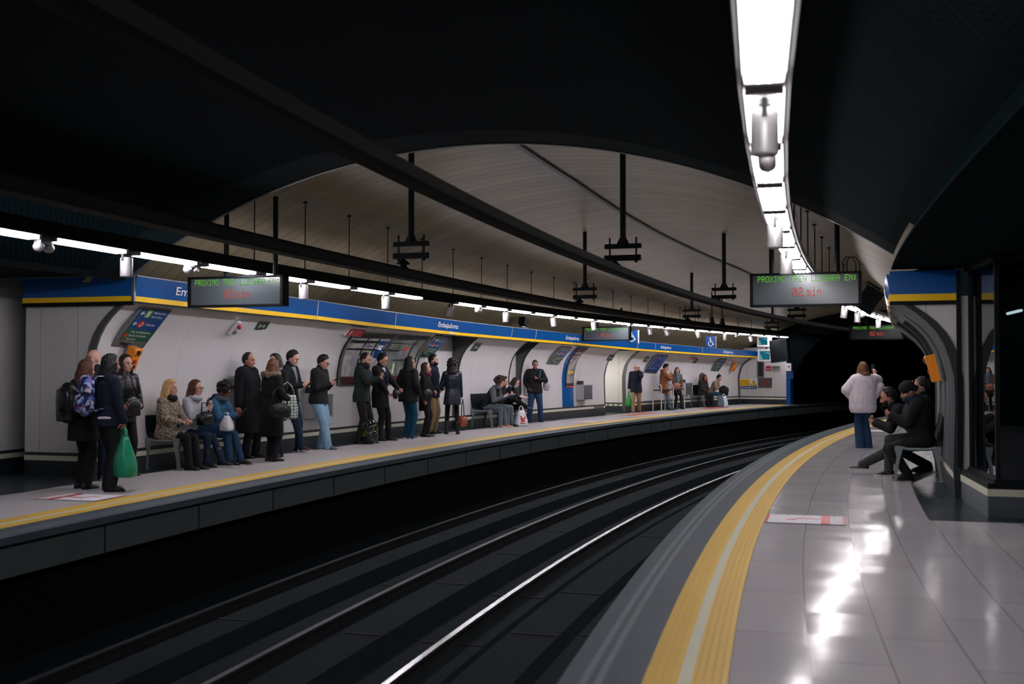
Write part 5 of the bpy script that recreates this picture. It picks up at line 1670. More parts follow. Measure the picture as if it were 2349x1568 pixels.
    # trousers
    if legs:
        b = MB(); wd = legs.get('w', 1.0); fl = legs.get('flare', 1.0)
        ringloft(b, [(pel - V((0, 0, .10)) if not sit else pel - u * .085, .135 * f, .105, .12, Y, X), (pel, .168 * f, .118, .135, Y, X), (pel + u * .09, .148 * f, .11, .11, Y, X)])
        for nm in 'LR':
            hj, kn, an, yaw, _ = LG[nm]
            e = an - V((0, 0, legs.get('len', .045)))
            cf = an + (kn - an) * .28
            b.chain([hj, hj + (kn - hj) * .5, kn, kn + (an - kn) * .45, e if not sit else an + (an - kn).normalized() * .015], [.100 * f * wd, .088 * f * wd, .070 * wd, .066 * wd * (1 + (fl - 1) * .4), .056 * wd * fl], 12)
        garment('trousers', b, legs['m'] if not isinstance(legs['m'], str) else C[legs['m']])
    # shoes
    if shoes:
        for nm in 'LR':
            hj, kn, an, yaw, lift = LG[nm]
            fd = V((math.cos(yaw), math.sin(yaw), 0)); sd = V((-math.sin(yaw), math.cos(yaw), 0))
            Rp = Matrix.Rotation(lift, 3, sd)
            heel = an - V((0, 0, .085))
            b = MB(); rs = []
            for xx, w_, h_ in ((-.075, .020, .045), (-.07, .030, .075), (-.03, .036, .105), (.02, .038, .098), (.07, .043, .070), (.13, .046, .052), (.17, .038, .040), (.192, .018, .022)):
                ring = []
                for a_ in range(10):
                    t_ = math.pi * 2 * a_ / 10
                    cz = max(0, math.sin(t_)); 
                    ring.append(heel + Rp @ (fd * xx + sd * (w_ * math.cos(t_)) + Z * (h_ * cz if math.sin(t_) > 0 else 0.0 - .0 * a_)) + V((0, 0, .004)))
                rs.append(ring)
            b.rings(rs)
            if shoes in ('boot', 'heel_boot'):
                b.chain([an - V((0, 0, .02)), an + (kn - an) * .45], [.046, .060], 12)
            b.v = sc(b.v)
            so = b.build('shoe', C['shoe'] if shoes in ('boot', 'heel_boot') else C[shoes], root, smooth=True)
            if sole:
                b = MB(); rs = []
                for xx, w_ in ((-.08, .022), (-.072, .034), (.02, .041), (.13, .050), (.175, .041), (.198, .020)):
                    rs.append([heel + Rp @ (fd * xx + sd * w_ * q + Z * zz) + V((0, 0, .002)) for q, zz in ((-1, 0), (1, 0), (1, .022), (-1, .022))])
                b.rings(rs); b.v = sc(b.v); b.build('sole', C[sole], so)
    # coat / jacket
    if top:
        b = MB(); bk = top.get('bulk', 1.0) * bulk
        hem = top.get('hem', .80)               # height of the hem when standing
        fla = top.get('flare', 1.0)
        rows = []
        if not sit:
            c0 = (V(LG['L'][2]) + V(LG['R'][2])) * .5; c0 = V((c0.x, 0, 0))
            n_ = 3
            for i in range(n_):
                t_ = i / n_
                z = hem + (pel.z - hem) * t_
                q = pel + (V((c0.x, 0, 0)) - V((pel.x, 0, 0))) * max(0, (pel.z - z) / pel.z); q = V((q.x, pel.y, z))
                rows.append((q, .185 * f * bk * (1 + (fla - 1) * (1 - t_)), .135 * bk * (1 + (fla - 1) * (1 - t_)), .150 * bk * (1 + (fla - 1) * (1 - t_)), Y, X))
        else:
            rows.append((pel - u * .10, .175 * f * bk, .13 * bk, .15 * bk, Y, X))
        rows += [(pel, .180 * f * bk, .13 * bk, .145 * bk, Y, X), (waist, .160 * f * bk, .125 * bk, .120 * bk, (Y + ay).normalized(), X), (chest, .182 * f * bk, .138 * bk, .130 * bk, ay, ax_), (pel + u * .44, .185 * f * bk, .112 * bk, .118 * bk, ay, ax_), (shc + u * .045, .10 * f, .075, .085, ay, ax_)]
        ringloft(b, rows)
        if sit and top.get('skirt', 0):
            for nm in 'LR':
                hj, kn, an, yaw, _ = LG[nm]
                b.chain([hj, hj + (kn - hj) * top['skirt']], [.125 * f, .105 * f], 12)
        for sg, nm in ((1, 'L'), (-1, 'R')):
            sh, el, w = arms[nm]
            cuff = w + (el - w).normalized() * .015
            b.chain([shc + ay * sg * (sw - .05), sh, sh + (el - sh) * .5, el, cuff], [.082 * f * bk, .078 * f * bk, .070 * f * bk, .060 * f * bk, .046 * bk], 12)
        if top.get('collar', True):
            b.capsule(nb - u * .03, nb + u * .03, .082 * f, .074 * f, 12)
        if top.get('hood'):
            b.ell(nb + V((-.085, 0, .0)) , (.085, .12, .075), None, 14, 9)
        o = garment('coat' if hem < .75 else 'jacket', b, C[top['m']], noise=top.get('noise', 0.0))
        if top.get('fur'):
            b2 = MB()
            for j in range(14):
                a = math.pi * (-.75 + 1.5 * j / 13) + math.pi
                b2.ell(nb + V((math.cos(a) * .125 - .03, math.sin(a) * .135, .015 + .02 * math.sin(j * 2.1))), (.055, .055, .05), None, 8, 6)
            vs, fs = remesh(b2, .012, 1, .014)
            g_ = MB(); g_.add(sc(vs), fs); g_.build('fur_collar', C['fur'], o, smooth=True, fix=False)
        if top.get('sleeves'):
            for sg, nm in ((1, 'L'), (-1, 'R')):
                sh, el, w = arms[nm]; cuff = w + (el - w).normalized() * .02
                b2 = MB(); b2.chain([sh, sh + (el - sh) * .5, el, cuff], [.082 * f * bk, .074 * f * bk, .064 * f * bk, .050 * bk], 12)
                vs, fs = remesh(b2, .014, 2); g_ = MB(); g_.add(sc(vs), fs); g_.build('sleeve', C[top['sleeves']], o, smooth=True, fix=False)
        if top.get('shirt'):
            b2 = MB(); ringloft(b2, [(chest + ax_ * .06 - u * .10, .02, .085, .05, ay, ax_), (chest + ax_ * .06, .045, .088, .05, ay, ax_), (nb + ax_ * .055 - u * .02, .055, .042, .05, ay, ax_)])
            b2.v = sc(b2.v); b2.build('shirt', C[top['shirt']], root, smooth=True)
    # scarf
    if extra and extra.get('scarf'):
        b = MB()
        for j in range(12):
            a = 2 * math.pi * j / 12
            b.ell(nb + V((math.cos(a) * .085 + .015, math.sin(a) * .085, .02 - .035 * math.cos(a) * extra.get('droop', 1))), (.05, .05, .052), None, 8, 6)
        if extra.get('tails'):
            b.chain([nb + V((.11, .03, 0)), chest + ax_ * .16 + ay * .03 - u * .1], [.05, .045]); b.chain([nb + V((.11, -.03, 0)), chest + ax_ * .16 - ay * .03 - u * .16], [.05, .045])
        garment('scarf', b, C[extra['scarf']], .011, 2, .004)
    # hair
    if hair:
        st = hair['st']; hm = HR[hair['col']]
        if st == 'fringe':
            b = MB()
            for j in range(13):
                a = math.radians(75 + 210 * j / 12)
                b.ell(hc + Rh @ V((math.cos(a) * .088 - .008, math.sin(a) * .072, .002)), (.022, .022, .034), Rh, 8, 6)
            garment('hair', b, hm, .009, 1, .002)
        else:
            b = MB()
            vol = hair.get('vol', 1.0)
            # skull cap: outer and inner shell joined along a hairline
            seg, nr = 24, 8
            outer, inner = [], []
            for i in range(nr + 1):
                ro, ri = [], []
                for j in range(seg):
                    ph = 2 * math.pi * j / seg
                    cph = math.cos(ph)
                    fr_ = hair.get('front', 52)
                    dg_ = abs(math.degrees(ph if ph <= math.pi else ph - 2 * math.pi))
                    low = math.radians(float(np.interp(dg_, (0, 38, 62, 76, 84, 100, 116, 180), (fr_, fr_ - 6, fr_ * .45, -16, -20, -4, -42, -56))))
                    el_ = math.pi / 2 - .12 - (math.pi / 2 - .12 - low) * i / nr
                    d = V((math.cos(el_) * cph, math.cos(el_) * math.sin(ph), math.sin(el_)))
                    th = (.12 + .10 * vol) * (1 - float(np.interp(dg_, (0, 60, 95, 125), (.72, .66, .40, 0))) * (i / nr) ** 2 if st in ('short', 'bun') else 1)
                    ro.append(hc + Rh @ V((d.x * .100 * (1 + th) - .010 - .006 * vol, d.y * .078 * (1 + th), d.z * .103 * (1 + th) + .024)))
                    ri.append(hc + Rh @ V((d.x * .045 - .016, d.y * .036, d.z * .05 + .012)))
                outer.append(ro); inner.append(ri)
            b.rings(outer + inner[::-1])
            if st in ('long', 'bob', 'curlylong'):
                ln = hair.get('len', .35)
                a0, a1, nn = (78, 282, 15)
                for j in range(nn):
                    a = math.radians(a0 + (a1 - a0) * j / (nn - 1))
                    p0 = hc + Rh @ V((math.cos(a) * .092 - .012, math.sin(a) * .080, .02))
                    p1 = hc + Rh @ V((math.cos(a) * .100 - .022, math.sin(a) * .095, -.085))
                    back = -.05 - .03 * lean / 20
                    sp = 1.15 if ln > .22 else 1.0
                    l2 = ln * (1 - .15 * abs(math.cos(j * 1.7)) )
                    p2 = V((hc.x + (math.cos(a) * .10 - .045), hc.y + math.sin(a) * .105 * sp, hc.z - .10 - l2 * .45))
                    p3 = V((hc.x + (math.cos(a) * .085 - .055) - math.tan(la) * l2 * .5, hc.y + math.sin(a) * .105 * sp, hc.z - .10 - l2 * .95))
                    rr = hair.get('thick', .026)
                    b.chain([p0, p1, p2, p3], [rr, rr * 1.1, rr * 1.05, rr * .7], 8)
            if st in ('curly', 'curlylong'):
                rnd = random.Random(len(label))
                for j in range(60):
                    a = rnd.uniform(0, 2 * math.pi); e_ = rnd.uniform(-.3, 1.5)
                    d = V((math.cos(a) * math.cos(e_), math.sin(a) * math.cos(e_), math.sin(e_)))
                    if d.x > .55 and d.z < .45:
                        continue
                    q = hc + Rh @ V((d.x * .118 * vol - .015, d.y * .105 * vol, d.z * .125 * vol + .03))
                    b.ell(q, (.034, .034, .034), None, 8, 6)
            if st == 'bun':
                b.ell(hc + Rh @ V((-.07, 0, .12)), (.045, .045, .042), Rh, 10, 8)
            garment('hair', b, hm, .010, 1, hair.get('noise', .006))
    if beard:
        b = MB()
        for j in range(13):
            a = math.radians(-78 + 156 * j / 12)
            b.ell(hc + Rh @ V((.026 + math.cos(a) * .064, math.sin(a) * .062, -.088 + .036 * abs(math.sin(a)))), (.016, .016, .026), Rh, 8, 6)
        b.ell(hc + Rh @ V((.050, 0, -.092)), (.050, .050, .030), Rh, 14, 9)
        for sg in (-1, 1):
            b.ell(hc + Rh @ V((.048, sg * .044, -.066)), (.034, .018, .030), Rh, 10, 7)
        b.capsule(hc + Rh @ V((.097, -.02, -.052)), hc + Rh @ V((.097, .02, -.052)), .006, .006, 6)
        garment('beard', b, HR[beard], .008, 1, .001)
    if extra and extra.get('glasses'):
        b = MB()
        for sg in (-1, 1):
            pts = [hc + Rh @ V((.104, sg * .034 + .026 * math.cos(t_), .006 + .019 * math.sin(t_))) for t_ in [2 * math.pi * j / 10 for j in range(11)]]
            b.tube(pts, .003, 5); b.tube([hc + Rh @ V((.102, sg * .058, .010)), hc + Rh @ V((.0, sg * .084, .004))], .003, 5)
        b.tube([hc + Rh @ V((.106, -.01, .008)), hc + Rh @ V((.106, .01, .008))], .003, 5)
        b.v = sc(b.v); b.build('glasses', C['shoe'], root)
    if extra and extra.get('hat'):
        b = MB(); b.ell(hc + Rh @ V((-.012, 0, .050)), (.118, .098, .100), Rh, 16, 10)
        if extra.get('hood_hat'):
            b.ell(hc + Rh @ V((-.05, 0, .0)), (.11, .115, .15), Rh, 14, 10); b.capsule(hc + Rh @ V((-.05, 0, -.08)), nb + V((-.04, 0, .0)), .10, .11, 12)
        else:
            b.lathe([(.0, 0), (.1, 0), (.1, .03), (0, .03)]) if False else None
        garment('hat' if not extra.get('hood_hat') else 'hood', b, C[extra['hat']], .012, 2)
    root['k'] = 1
    del root['k']
    wL = root.matrix_world @ (arms['L'][2] * k); wR = root.matrix_world @ (arms['R'][2] * k)
    dL = (root.matrix_world.to_3x3() @ (arms['L'][2] - arms['L'][1])).normalized(); dR = (root.matrix_world.to_3x3() @ (arms['R'][2] - arms['R'][1])).normalized()
    return dict(root=root, L=wL, R=wR, dL=dL, dR=dR, mw=root.matrix_world.copy(), k=k, chest=root.matrix_world @ (chest * k), pel=root.matrix_world @ (pel * k), hc=root.matrix_world @ (hc * k), u=u)

# common arm poses (local, 1.75 m body)
def phone_arm(sg, fwd=.28, up=1.20, out=.09, d=None):
    o = dict(w=(fwd, sg * out, up), h=(-.2, sg * .45, -1))
    o['d'] = d or (.62, -sg * .55, .5); o['p'] = (-.55, -sg * .65, .35)
    return o
def pocket_arm(sg):
    return dict(w=(.10, sg * .21, .98), h=(-1, sg * .9, 0), d=(.4, -sg * .5, -.7))
def hang_arm(sg, fwd=.03, out=.25, z=.84):
    return dict(w=(fwd, sg * out, z), h=(-1, sg * .2, 0), d=(.08, 0, -1))

def phone(pos, yaw, label, tilt=.7, m='ink'):
    t = thing('mobile_phone', label, 'phone', Matrix.Translation(pos) @ Matrix.Rotation(yaw, 4, 'Z') @ Matrix.Rotation(tilt, 4, 'Y'))
    b = MB(); b.box((0, 0, 0), (.004, .036, .073)); b.build('case', M['ink'], t)
    b = MB(); b.box((-.005, 0, 0), (.0008, .032, .066)); b.build('screen', M['clear_glass'], t)
    return t
RD = math.radians
# ---------------------------------------------------------------- the people, left to right
def spos(s, n):
    p = P(s, n); return p.x, p.y
def face_track(s, left=True):
    th = math.degrees(TH0 - s / R0)
    return th - 180 if left else th

def bag_mesh(b, w, d, h, top_w, seed=1, sag=.12, seg=18):
    """soft bag standing on z = 0, gathered to top_w at height h"""
    rnd = random.Random(seed)
    ph = [rnd.uniform(0, 6.28) for _ in range(4)]
    rs = []
    for i, t_ in enumerate((0, .03, .15, .35, .55, .72, .86, 1.0)):
        k_ = 1.0 if t_ < .35 else 1 - (1 - top_w) * ((t_ - .35) / .65) ** 1.1
        k_ *= (.86 + sag) if t_ in (.03,) else (.8 if t_ == 0 else 1)
        ring = []
        for j in range(seg):
            a = 2 * math.pi * j / seg
            r_ = k_ * (1 + .07 * math.sin(3 * a + ph[0] + 2 * t_) + .05 * math.sin(5 * a + ph[1] - 3 * t_))
            ring.append(Vector((math.copysign(abs(math.cos(a)) ** .75, math.cos(a)) * d / 2 * r_, math.copysign(abs(math.sin(a)) ** .75, math.sin(a)) * w / 2 * r_, h * t_)))
        rs.append(ring)
    return b.rings(rs)
def plastic_bag(pos, yaw, w, d, h, m, label, top=.22, handles=.12, cat='bag', name='plastic_bag', seed=1, mark=None):
    t = thing(name, label, cat, Matrix.Translation(pos) @ Matrix.Rotation(yaw, 4, 'Z'))
    b = MB(); bag_mesh(b, w, d, h, top, seed); body = b.build('bag_body', m, t, smooth=True)
    for sg in (-1, 1):
        b = MB(); tw = w * top * .45
        b.tube([(sg * .015, -tw, h * .97), (sg * .012, -tw * .6, h + handles * .7), (0, 0, h + handles), (sg * .012, tw * .6, h + handles * .7), (sg * .015, tw, h * .97)], .009, 6); b.build('handle', m, t, smooth=True)
    return t, body
def rounded_bag(pos, yaw, w, d, h, m, label, name='shoulder_bag', strap=None, noise=.006, strap_m=None):
    t = thing(name, label, 'bag', Matrix.Translation(pos) @ Matrix.Rotation(yaw, 4, 'Z'))
    b = MB(); b.ell((0, 0, 0), (d / 2, w / 2, h / 2), None, 18, 12); b.box((0, 0, -h * .06), (d * .36, w * .38, h * .38))
    vs, fs = remesh(b, .013, 3, noise); g_ = MB(); g_.add(vs, fs); g_.build('bag_body', m, t, smooth=True, fix=False)
    b = MB(); b.ell((d * .36, 0, h * .05), (d * .2, w * .36, h * .3), None, 14, 8); b.build('flap', m, t, smooth=True)
    if strap:
        b = MB(); b.tube([Vector(q) for q in strap], .011, 6); b.build('strap', strap_m or m, t, smooth=True)
    return t
def backpack(pos, yaw, m, label, h=.46, w=.32, d=.18, straps=True, tilt=0.0):
    """local x points away from the wearer's back"""
    t = thing('backpack', label, 'backpack', Matrix.Translation(pos) @ Matrix.Rotation(yaw, 4, 'Z') @ Matrix.Rotation(tilt, 4, 'Y'))
    b = MB(); b.box((0, 0, 0), (d * .36, w * .38, h * .38)); b.ell((0, 0, h * .12), (d * .5, w * .5, h * .40), None, 16, 10); b.ell((0, 0, -h * .18), (d * .52, w * .5, h * .34), None, 16, 10)
    vs, fs = remesh(b, .013, 3, .004); g_ = MB(); g_.add(vs, fs); g_.build('bag_body', m, t, smooth=True, fix=False)
    b = MB(); b.ell((d * .42, 0, -h * .18), (d * .26, w * .36, h * .24), None, 14, 9); b.build('front_pocket', m, t, smooth=True)
    if straps:
        for sg in (-1, 1):
            b = MB()
            pts = [(-.04, sg * .09, h * .34), (-.10, sg * .115, h * .46), (-.19, sg * .125, h * .46), (-.27, sg * .125, h * .30), (-.29, sg * .135, .02), (-.22, sg * .19, -h * .3), (-.06, sg * .17, -h * .38)]
            rs = []
            for i, q in enumerate(pts):
                q = Vector(q); rs.append([q + Vector((0, -.028, .0)), q + Vector((0, .028, 0)), q + Vector((0, .028, .012)), q + Vector((0, -.028, .012))])
            b.rings(rs); b.build('strap', m, t, smooth=True)
    return t
M['green_plastic'] = mat('green_plastic_film', (14, 138, 100), .35, var=.2, scale=9, bump=.6, bscale=14)
M['white_plastic'] = mat('white_plastic_film', (222, 222, 228), .4, var=.05, bump=.5, bscale=14)
M['lime_plastic'] = mat('grass_green_plastic', (40, 140, 50), .4, var=.15, bump=.5, bscale=14)
M['sequin'] = mat('black_sequins', (30, 32, 36), .22, .4, var=.9, scale=60, bump=1.0, bscale=60)
M['rust_leather'] = mat('rust_leather', (150, 74, 46), .45, var=.2, bump=.3)
M['tan_leather'] = mat('tan_leather', (168, 104, 78), .5, var=.15)
def tri_mat():
    m = bpy.data.materials.new('triangle_print'); m.use_nodes = True
    nt = m.node_tree; N, L = nt.nodes, nt.links
    b = N['Principled BSDF']; b.inputs['Roughness'].default_value = .6
    tc = N.new('ShaderNodeTexCoord'); sp = N.new('ShaderNodeSeparateXYZ'); L.new(tc.outputs['Object'], sp.inputs[0])
    def fr(src, per):
        d = N.new('ShaderNodeMath'); d.operation = 'DIVIDE'; d.inputs[1].default_value = per; L.new(src, d.inputs[0])
        f = N.new('ShaderNodeMath'); f.operation = 'FRACT'; L.new(d.outputs[0], f.inputs[0]); return f.outputs[0]
    a, c = fr(sp.outputs[1], .055), fr(sp.outputs[2], .05)
    gt = N.new('ShaderNodeMath'); gt.operation = 'GREATER_THAN'; L.new(a, gt.inputs[0]); L.new(c, gt.inputs[1])
    no = N.new('ShaderNodeTexNoise'); no.inputs['Scale'].default_value = 14; L.new(tc.outputs['Object'], no.inputs['Vector'])
    cr = N.new('ShaderNodeValToRGB'); e = cr.color_ramp.elements; e[0].position = .42; e[0].color = (*lin((40, 40, 52)), 1); e[1].position = .6; e[1].color = (*lin((80, 140, 120)), 1)
    L.new(no.outputs['Fac'], cr.inputs[0])
    mx = N.new('ShaderNodeMix'); mx.data_type = 'RGBA'; mx.inputs[6].default_value = (*lin((216, 218, 210)), 1); L.new(cr.outputs[0], mx.inputs[7]); L.new(gt.outputs[0], mx.inputs[0])
    L.new(mx.outputs[2], b.inputs['Base Color'])
    return m
M['triangles'] = tri_mat()

# --- group at the near end of the left platform
hB = 44
p = person('person in a navy jacket with flowered backpack, holding a green bag', -4.98, 13.72, hB, 1.66, 'f', 'mid', .010, twist=-6, head=(4, 2),
           top=dict(m='navy', hem=.84, bulk=1.32), legs=dict(m='softblack', w=1.22, flare=1.15), shoes='shoe', hair=dict(st='long', col='black', len=.22, thick=.034, vol=1.3),
           armR=dict(w=(.12, -.26, .80), h=(-1, -.3, 0), d=(.1, 0, -1)), armL=phone_arm(1, .25, 1.05, .16), feet=(((.06, .12), -20), ((-.02, -.12), -36)), curl=(.6, 1.5))
fw = Vector((math.cos(RD(hB)), math.sin(RD(hB)), 0))
backpack(p['chest'] - fw * .235 + Vector((-.06, .04, -.05)), RD(hB + 172), C['floral'], 'blue flowered backpack worn by the person with the green bag', h=.50, w=.36, d=.20)
hand = p['R'] + p['dR'] * .08
plastic_bag(Vector((hand.x + .0, hand.y - .02, hand.z - .60)), RD(hB), .36, .24, .50, M['green_plastic'], 'bright green plastic bag hanging from a hand beside black trousers', top=.25, handles=.10, seed=3)
b = MB(); b.ell(p['pel'] + Vector((.02, -.17, .0)), (.09, .04, .03), None, 12, 7)
o = b.build('shirt_tail', C['white_knit'], p['root'], smooth=True, label='white shirt tail showing below the jacket'); o.matrix_parent_inverse = p['mw'].inverted()
person('leftmost person of the near group, reddish brown hair, black coat, seen from behind', -5.37, 13.95, 62, 1.60, 'f', 'fair', .011, head=(-10, 6), top=dict(m='softblack', hem=.66, bulk=1.18, flare=1.05), legs=dict(m='black', w=1.05), shoes='boot', hair=dict(st='bob', col='auburn', len=.12, thick=.03), armL=phone_arm(1, .2, 1.0, .12), armR=phone_arm(-1, .2, 1.0, .12))
rounded_bag(Vector((-5.49, 13.76, 1.08)), RD(242), .34, .22, .52, C['leather'], 'black soft rucksack on the back of the person with reddish brown hair', name='rucksack')
person('bald man mostly hidden behind the group, white trainers and jeans showing below', -5.62, 14.98, -60, 1.75, 'm', 'fair', .011, top=dict(m='softblack', hem=.8), legs=dict(m='dark_denim'), shoes='grey_shoe', sole='white_rubber', hair=None, head=(-60, 0), armL=phone_arm(1), armR=phone_arm(-1))
p = person('woman with long dark hair fading to blonde in a black jacket, facing right', -5.46, 15.66, -38, 1.68, 'f', 'fair', .010, head=(6, 2), top=dict(m='leather', hem=.78, bulk=1.05), legs=dict(m='black', w=.95), shoes='boot', hair=dict(st='long', col='dark', len=.34, thick=.026), armL=phone_arm(1, .18, 1.0, .16), armR=hang_arm(-1, .1, .24, .86))
rounded_bag(Vector((-5.27, 15.40, .98)), RD(-30), .32, .16, .30, C['leather'], 'black handbag at the hip of the woman with hair fading to blonde', strap=[(0, -.1, .12), (-.05, -.05, .45), (-.1, .05, .45), (0, .12, .12)])

# --- first bench
def seat_at(s, n=8.17):
    return spos(s, n)
def seated(label, s, hd_off=0, n=8.17, root_n=None, H=1.7, lean=8, feetx=.46, **k):
    x, y = seat_at(s, n)
    k.setdefault('feet', (((feetx, .10), 4), ((feetx - .03, -.10), -4)))
    return person(label, x, y, face_track(s) + hd_off, H, lean=lean, pelvis=(0, 0, .555 * 1.75 / H), **k)
p = seated('seated woman with straight blonde hair in a leopard print coat', 14.50, 2, n=8.20, H=1.68, lean=3, sex='f', skin='fair', vox=.010, head=(4, 4), top=dict(m='leopard', hem=.5, bulk=1.12, skirt=.55), legs=dict(m='black', w=1.0), shoes='boot', hair=dict(st='long', col='blonde', len=.30, thick=.03, front=40),
           extra=dict(scarf='softblack'), armL=dict(w=(.30, .08, .76), h=(-.4, 1, -.6), d=(.9, -.3, .0), p=(0, 0, -1)), armR=dict(w=(.30, -.06, .74), h=(-.4, -1, -.6), d=(.9, .4, 0), p=(0, 0, -1)), feetx=.50)
p = seated('seated woman with glasses and dark red hair in a pale grey jacket', 14.98, 0, H=1.68, lean=10, sex='f', skin='fair', vox=.010, head=(8, 4), top=dict(m='grey_jacket', hem=.6, bulk=1.02), legs=dict(m='dark_denim', w=.92), shoes='heel_boot', hair=dict(st='bob', col='auburn', len=.14, thick=.03), extra=dict(scarf='grey_jacket', glasses=True),
           armL=phone_arm(1, .38, .98, .05), armR=phone_arm(-1, .36, .92, .05), feet=(((.62, .02, .11), 5), ((.42, -.10), -6)), knees=((1, 0, .9), (1, 0, .6)))
phone(p['L'] + p['dL'] * .13 + Vector((0, 0, .03)), RD(face_track(15)), 'small tablet held up by the woman with glasses')
rounded_bag(Vector(P(14.92, 7.82, .74)), RD(face_track(15)), .34, .2, .22, C['leather'], 'black handbag on the lap of the woman with glasses', strap=[(0, -.1, .08), (-.02, -.06, .24), (-.02, .06, .24), (0, .1, .08)])
p = seated('seated person with curly black hair and blue denim jacket bending over a phone', 15.45, 0, n=8.15, H=1.70, lean=24, sex='m', skin='brown', vox=.010, head=(10, 26), top=dict(m='blue_denim_jacket', hem=.6, bulk=1.12, hood=False), legs=dict(m='denim', w=1.05), shoes='boot', hair=dict(st='curly', col='black', vol=1.12, noise=.008), extra=dict(scarf='grey_hood', droop=.5),
           armL=phone_arm(1, .56, .82, .05), armR=phone_arm(-1, .55, .80, .05), feet=(((.56, .10), 4), ((.48, -.10), -4)))
phone(p['R'] + p['dR'] * .12 + Vector((0, 0, .03)), RD(face_track(15.4)), 'dark phone held by the person with curly black hair')
plastic_bag(P(15.32, 7.72, .53), 1.2, .22, .16, .24, M['white_plastic'], 'crumpled white plastic bag on the lap of the denim jacket wearer', top=.5, handles=.05, seed=9)

# --- man in overcoat and the group of four
x, y = spos(16.55, 8.17)
person('bald topped man in a long black overcoat standing against the wall beside the bench', x, y, face_track(16.5) + 4, 1.76, 'm', 'mid', .010, lean=-4, pelvis=(.03, 0, .95), head=(-2, 4), top=dict(m='black', hem=.42, bulk=1.32, flare=.96), legs=dict(m='softblack', w=1.12), hair=dict(st='short', col='dark', front=74, vol=.55, noise=.001), armL=dict(w=(-.02, .27, .86), h=(-1, .6, 0)), armR=dict(w=(-.02, -.27, .86), h=(-1, -.6, 0)), bulk=1.1, feet=(((.10, .11), 6), ((.02, -.11), -6)))
x, y = spos(16.12, 7.42)
p = person('woman from behind in a long black parka with a fur trimmed hood', x, y, 48, 1.64, 'f', 'fair', .010, head=(18, 4), top=dict(m='black', hem=.44, bulk=1.24, flare=1.06, fur=True, hood=True), legs=dict(m='softblack', w=1.1), shoes='boot', hair=dict(st='bob', col='chestnut', len=.10, thick=.03, vol=1.1, noise=.010), armL=phone_arm(1, .25, 1.05, .1), armR=phone_arm(-1, .26, 1.08, .1))
rounded_bag(Vector((x + .20, y - .30, .83)), RD(-50), .40, .16, .26, M['sequin'], 'glittering black sequin handbag on the arm of the woman in the fur trimmed parka', strap=[(0, -.13, .1), (-.04, -.1, .30), (-.06, 0, .38), (-.04, .1, .30), (0, .13, .1)])
x, y = spos(16.86, 7.80)
p = person('smiling woman with long straight dark hair facing the woman in the parka', x, y, -118, 1.74, 'f', 'fair', .010, head=(-8, 6), top=dict(m='black', hem=.62, bulk=1.0), legs=dict(m='dark_denim', w=.95), shoes='boot', hair=dict(st='long', col='dark', len=.42, thick=.028), extra=dict(scarf='grey_tee'), armL=phone_arm(1, .26, 1.12, .08), armR=hang_arm(-1, .2, .22, .90))
t = thing('paper_cup', 'small paper cup held between the woman in the parka and the dark haired woman', 'cup', Matrix.Translation(p['L'] + p['dL'] * .10 + Vector((0, 0, .02))))
b = MB(); b.lathe([(0, -.05), (.026, -.05), (.036, .045), (0, .045)], seg=14); b.build('cup', M['tan_leather'], t, smooth=False)
b = MB(); b.lathe([(0, .045), (.039, .045), (.039, .055), (.034, .062), (0, .062)], seg=14); b.build('lid', M['white_enamel'], t)
plastic_bag(P(16.62, 7.45, .66), RD(-62), .36, .16, .40, M['triangles'], 'shopping bag with a black and green triangle pattern hanging beside the long dark hair', top=.8, handles=.22, name='shopping_bag', seed=5)
x, y = spos(17.80, 8.13)
p = person('tall young man in a grey shirt looking down behind the parka woman', x, y, face_track(17.8) + 2, 1.83, 'm', 'fair', .010, lean=-2, head=(4, 22), top=dict(m='black', hem=.86, shirt='grey_tee'), legs=dict(m='dark_denim', w=1.0), shoes='brown_shoe', sole='white_rubber', hair=dict(st='short', col='black', vol=1.1, front=44), armL=phone_arm(1, .27, 1.16, .08), armR=phone_arm(-1, .27, 1.14, .08), feet=(((.10, .10), 4), ((.30, -.10), -4)))
phone(p['R'] + p['dR'] * .12 + Vector((0, 0, .03)), RD(face_track(17.8)), 'phone in the hands of the tall young man in the grey shirt')
x, y = spos(18.62, 8.15)
p = person('man in a black jacket and light blue jeans leaning on the wall reading his phone', x, y, face_track(18.6) + 4, 1.77, 'm', 'fair', .010, lean=2, pelvis=(.10, 0, .94), head=(4, 24), top=dict(m='softblack', hem=.84, bulk=1.12), legs=dict(m='light_denim', w=1.22, flare=1.15), shoes='grey_shoe', hair=dict(st='short', col='black', vol=1.3, front=42), extra=dict(glasses=True), armL=phone_arm(1, .34, 1.22, .07), armR=phone_arm(-1, .34, 1.21, .05), bulk=1.05, feet=(((.10, .10), 4), ((.34, -.10), -6)))
phone(p['R'] + p['dR'] * .13 + Vector((0, 0, .035)), RD(face_track(18.6)), 'phone held out by the man in light blue jeans', tilt=1.0)

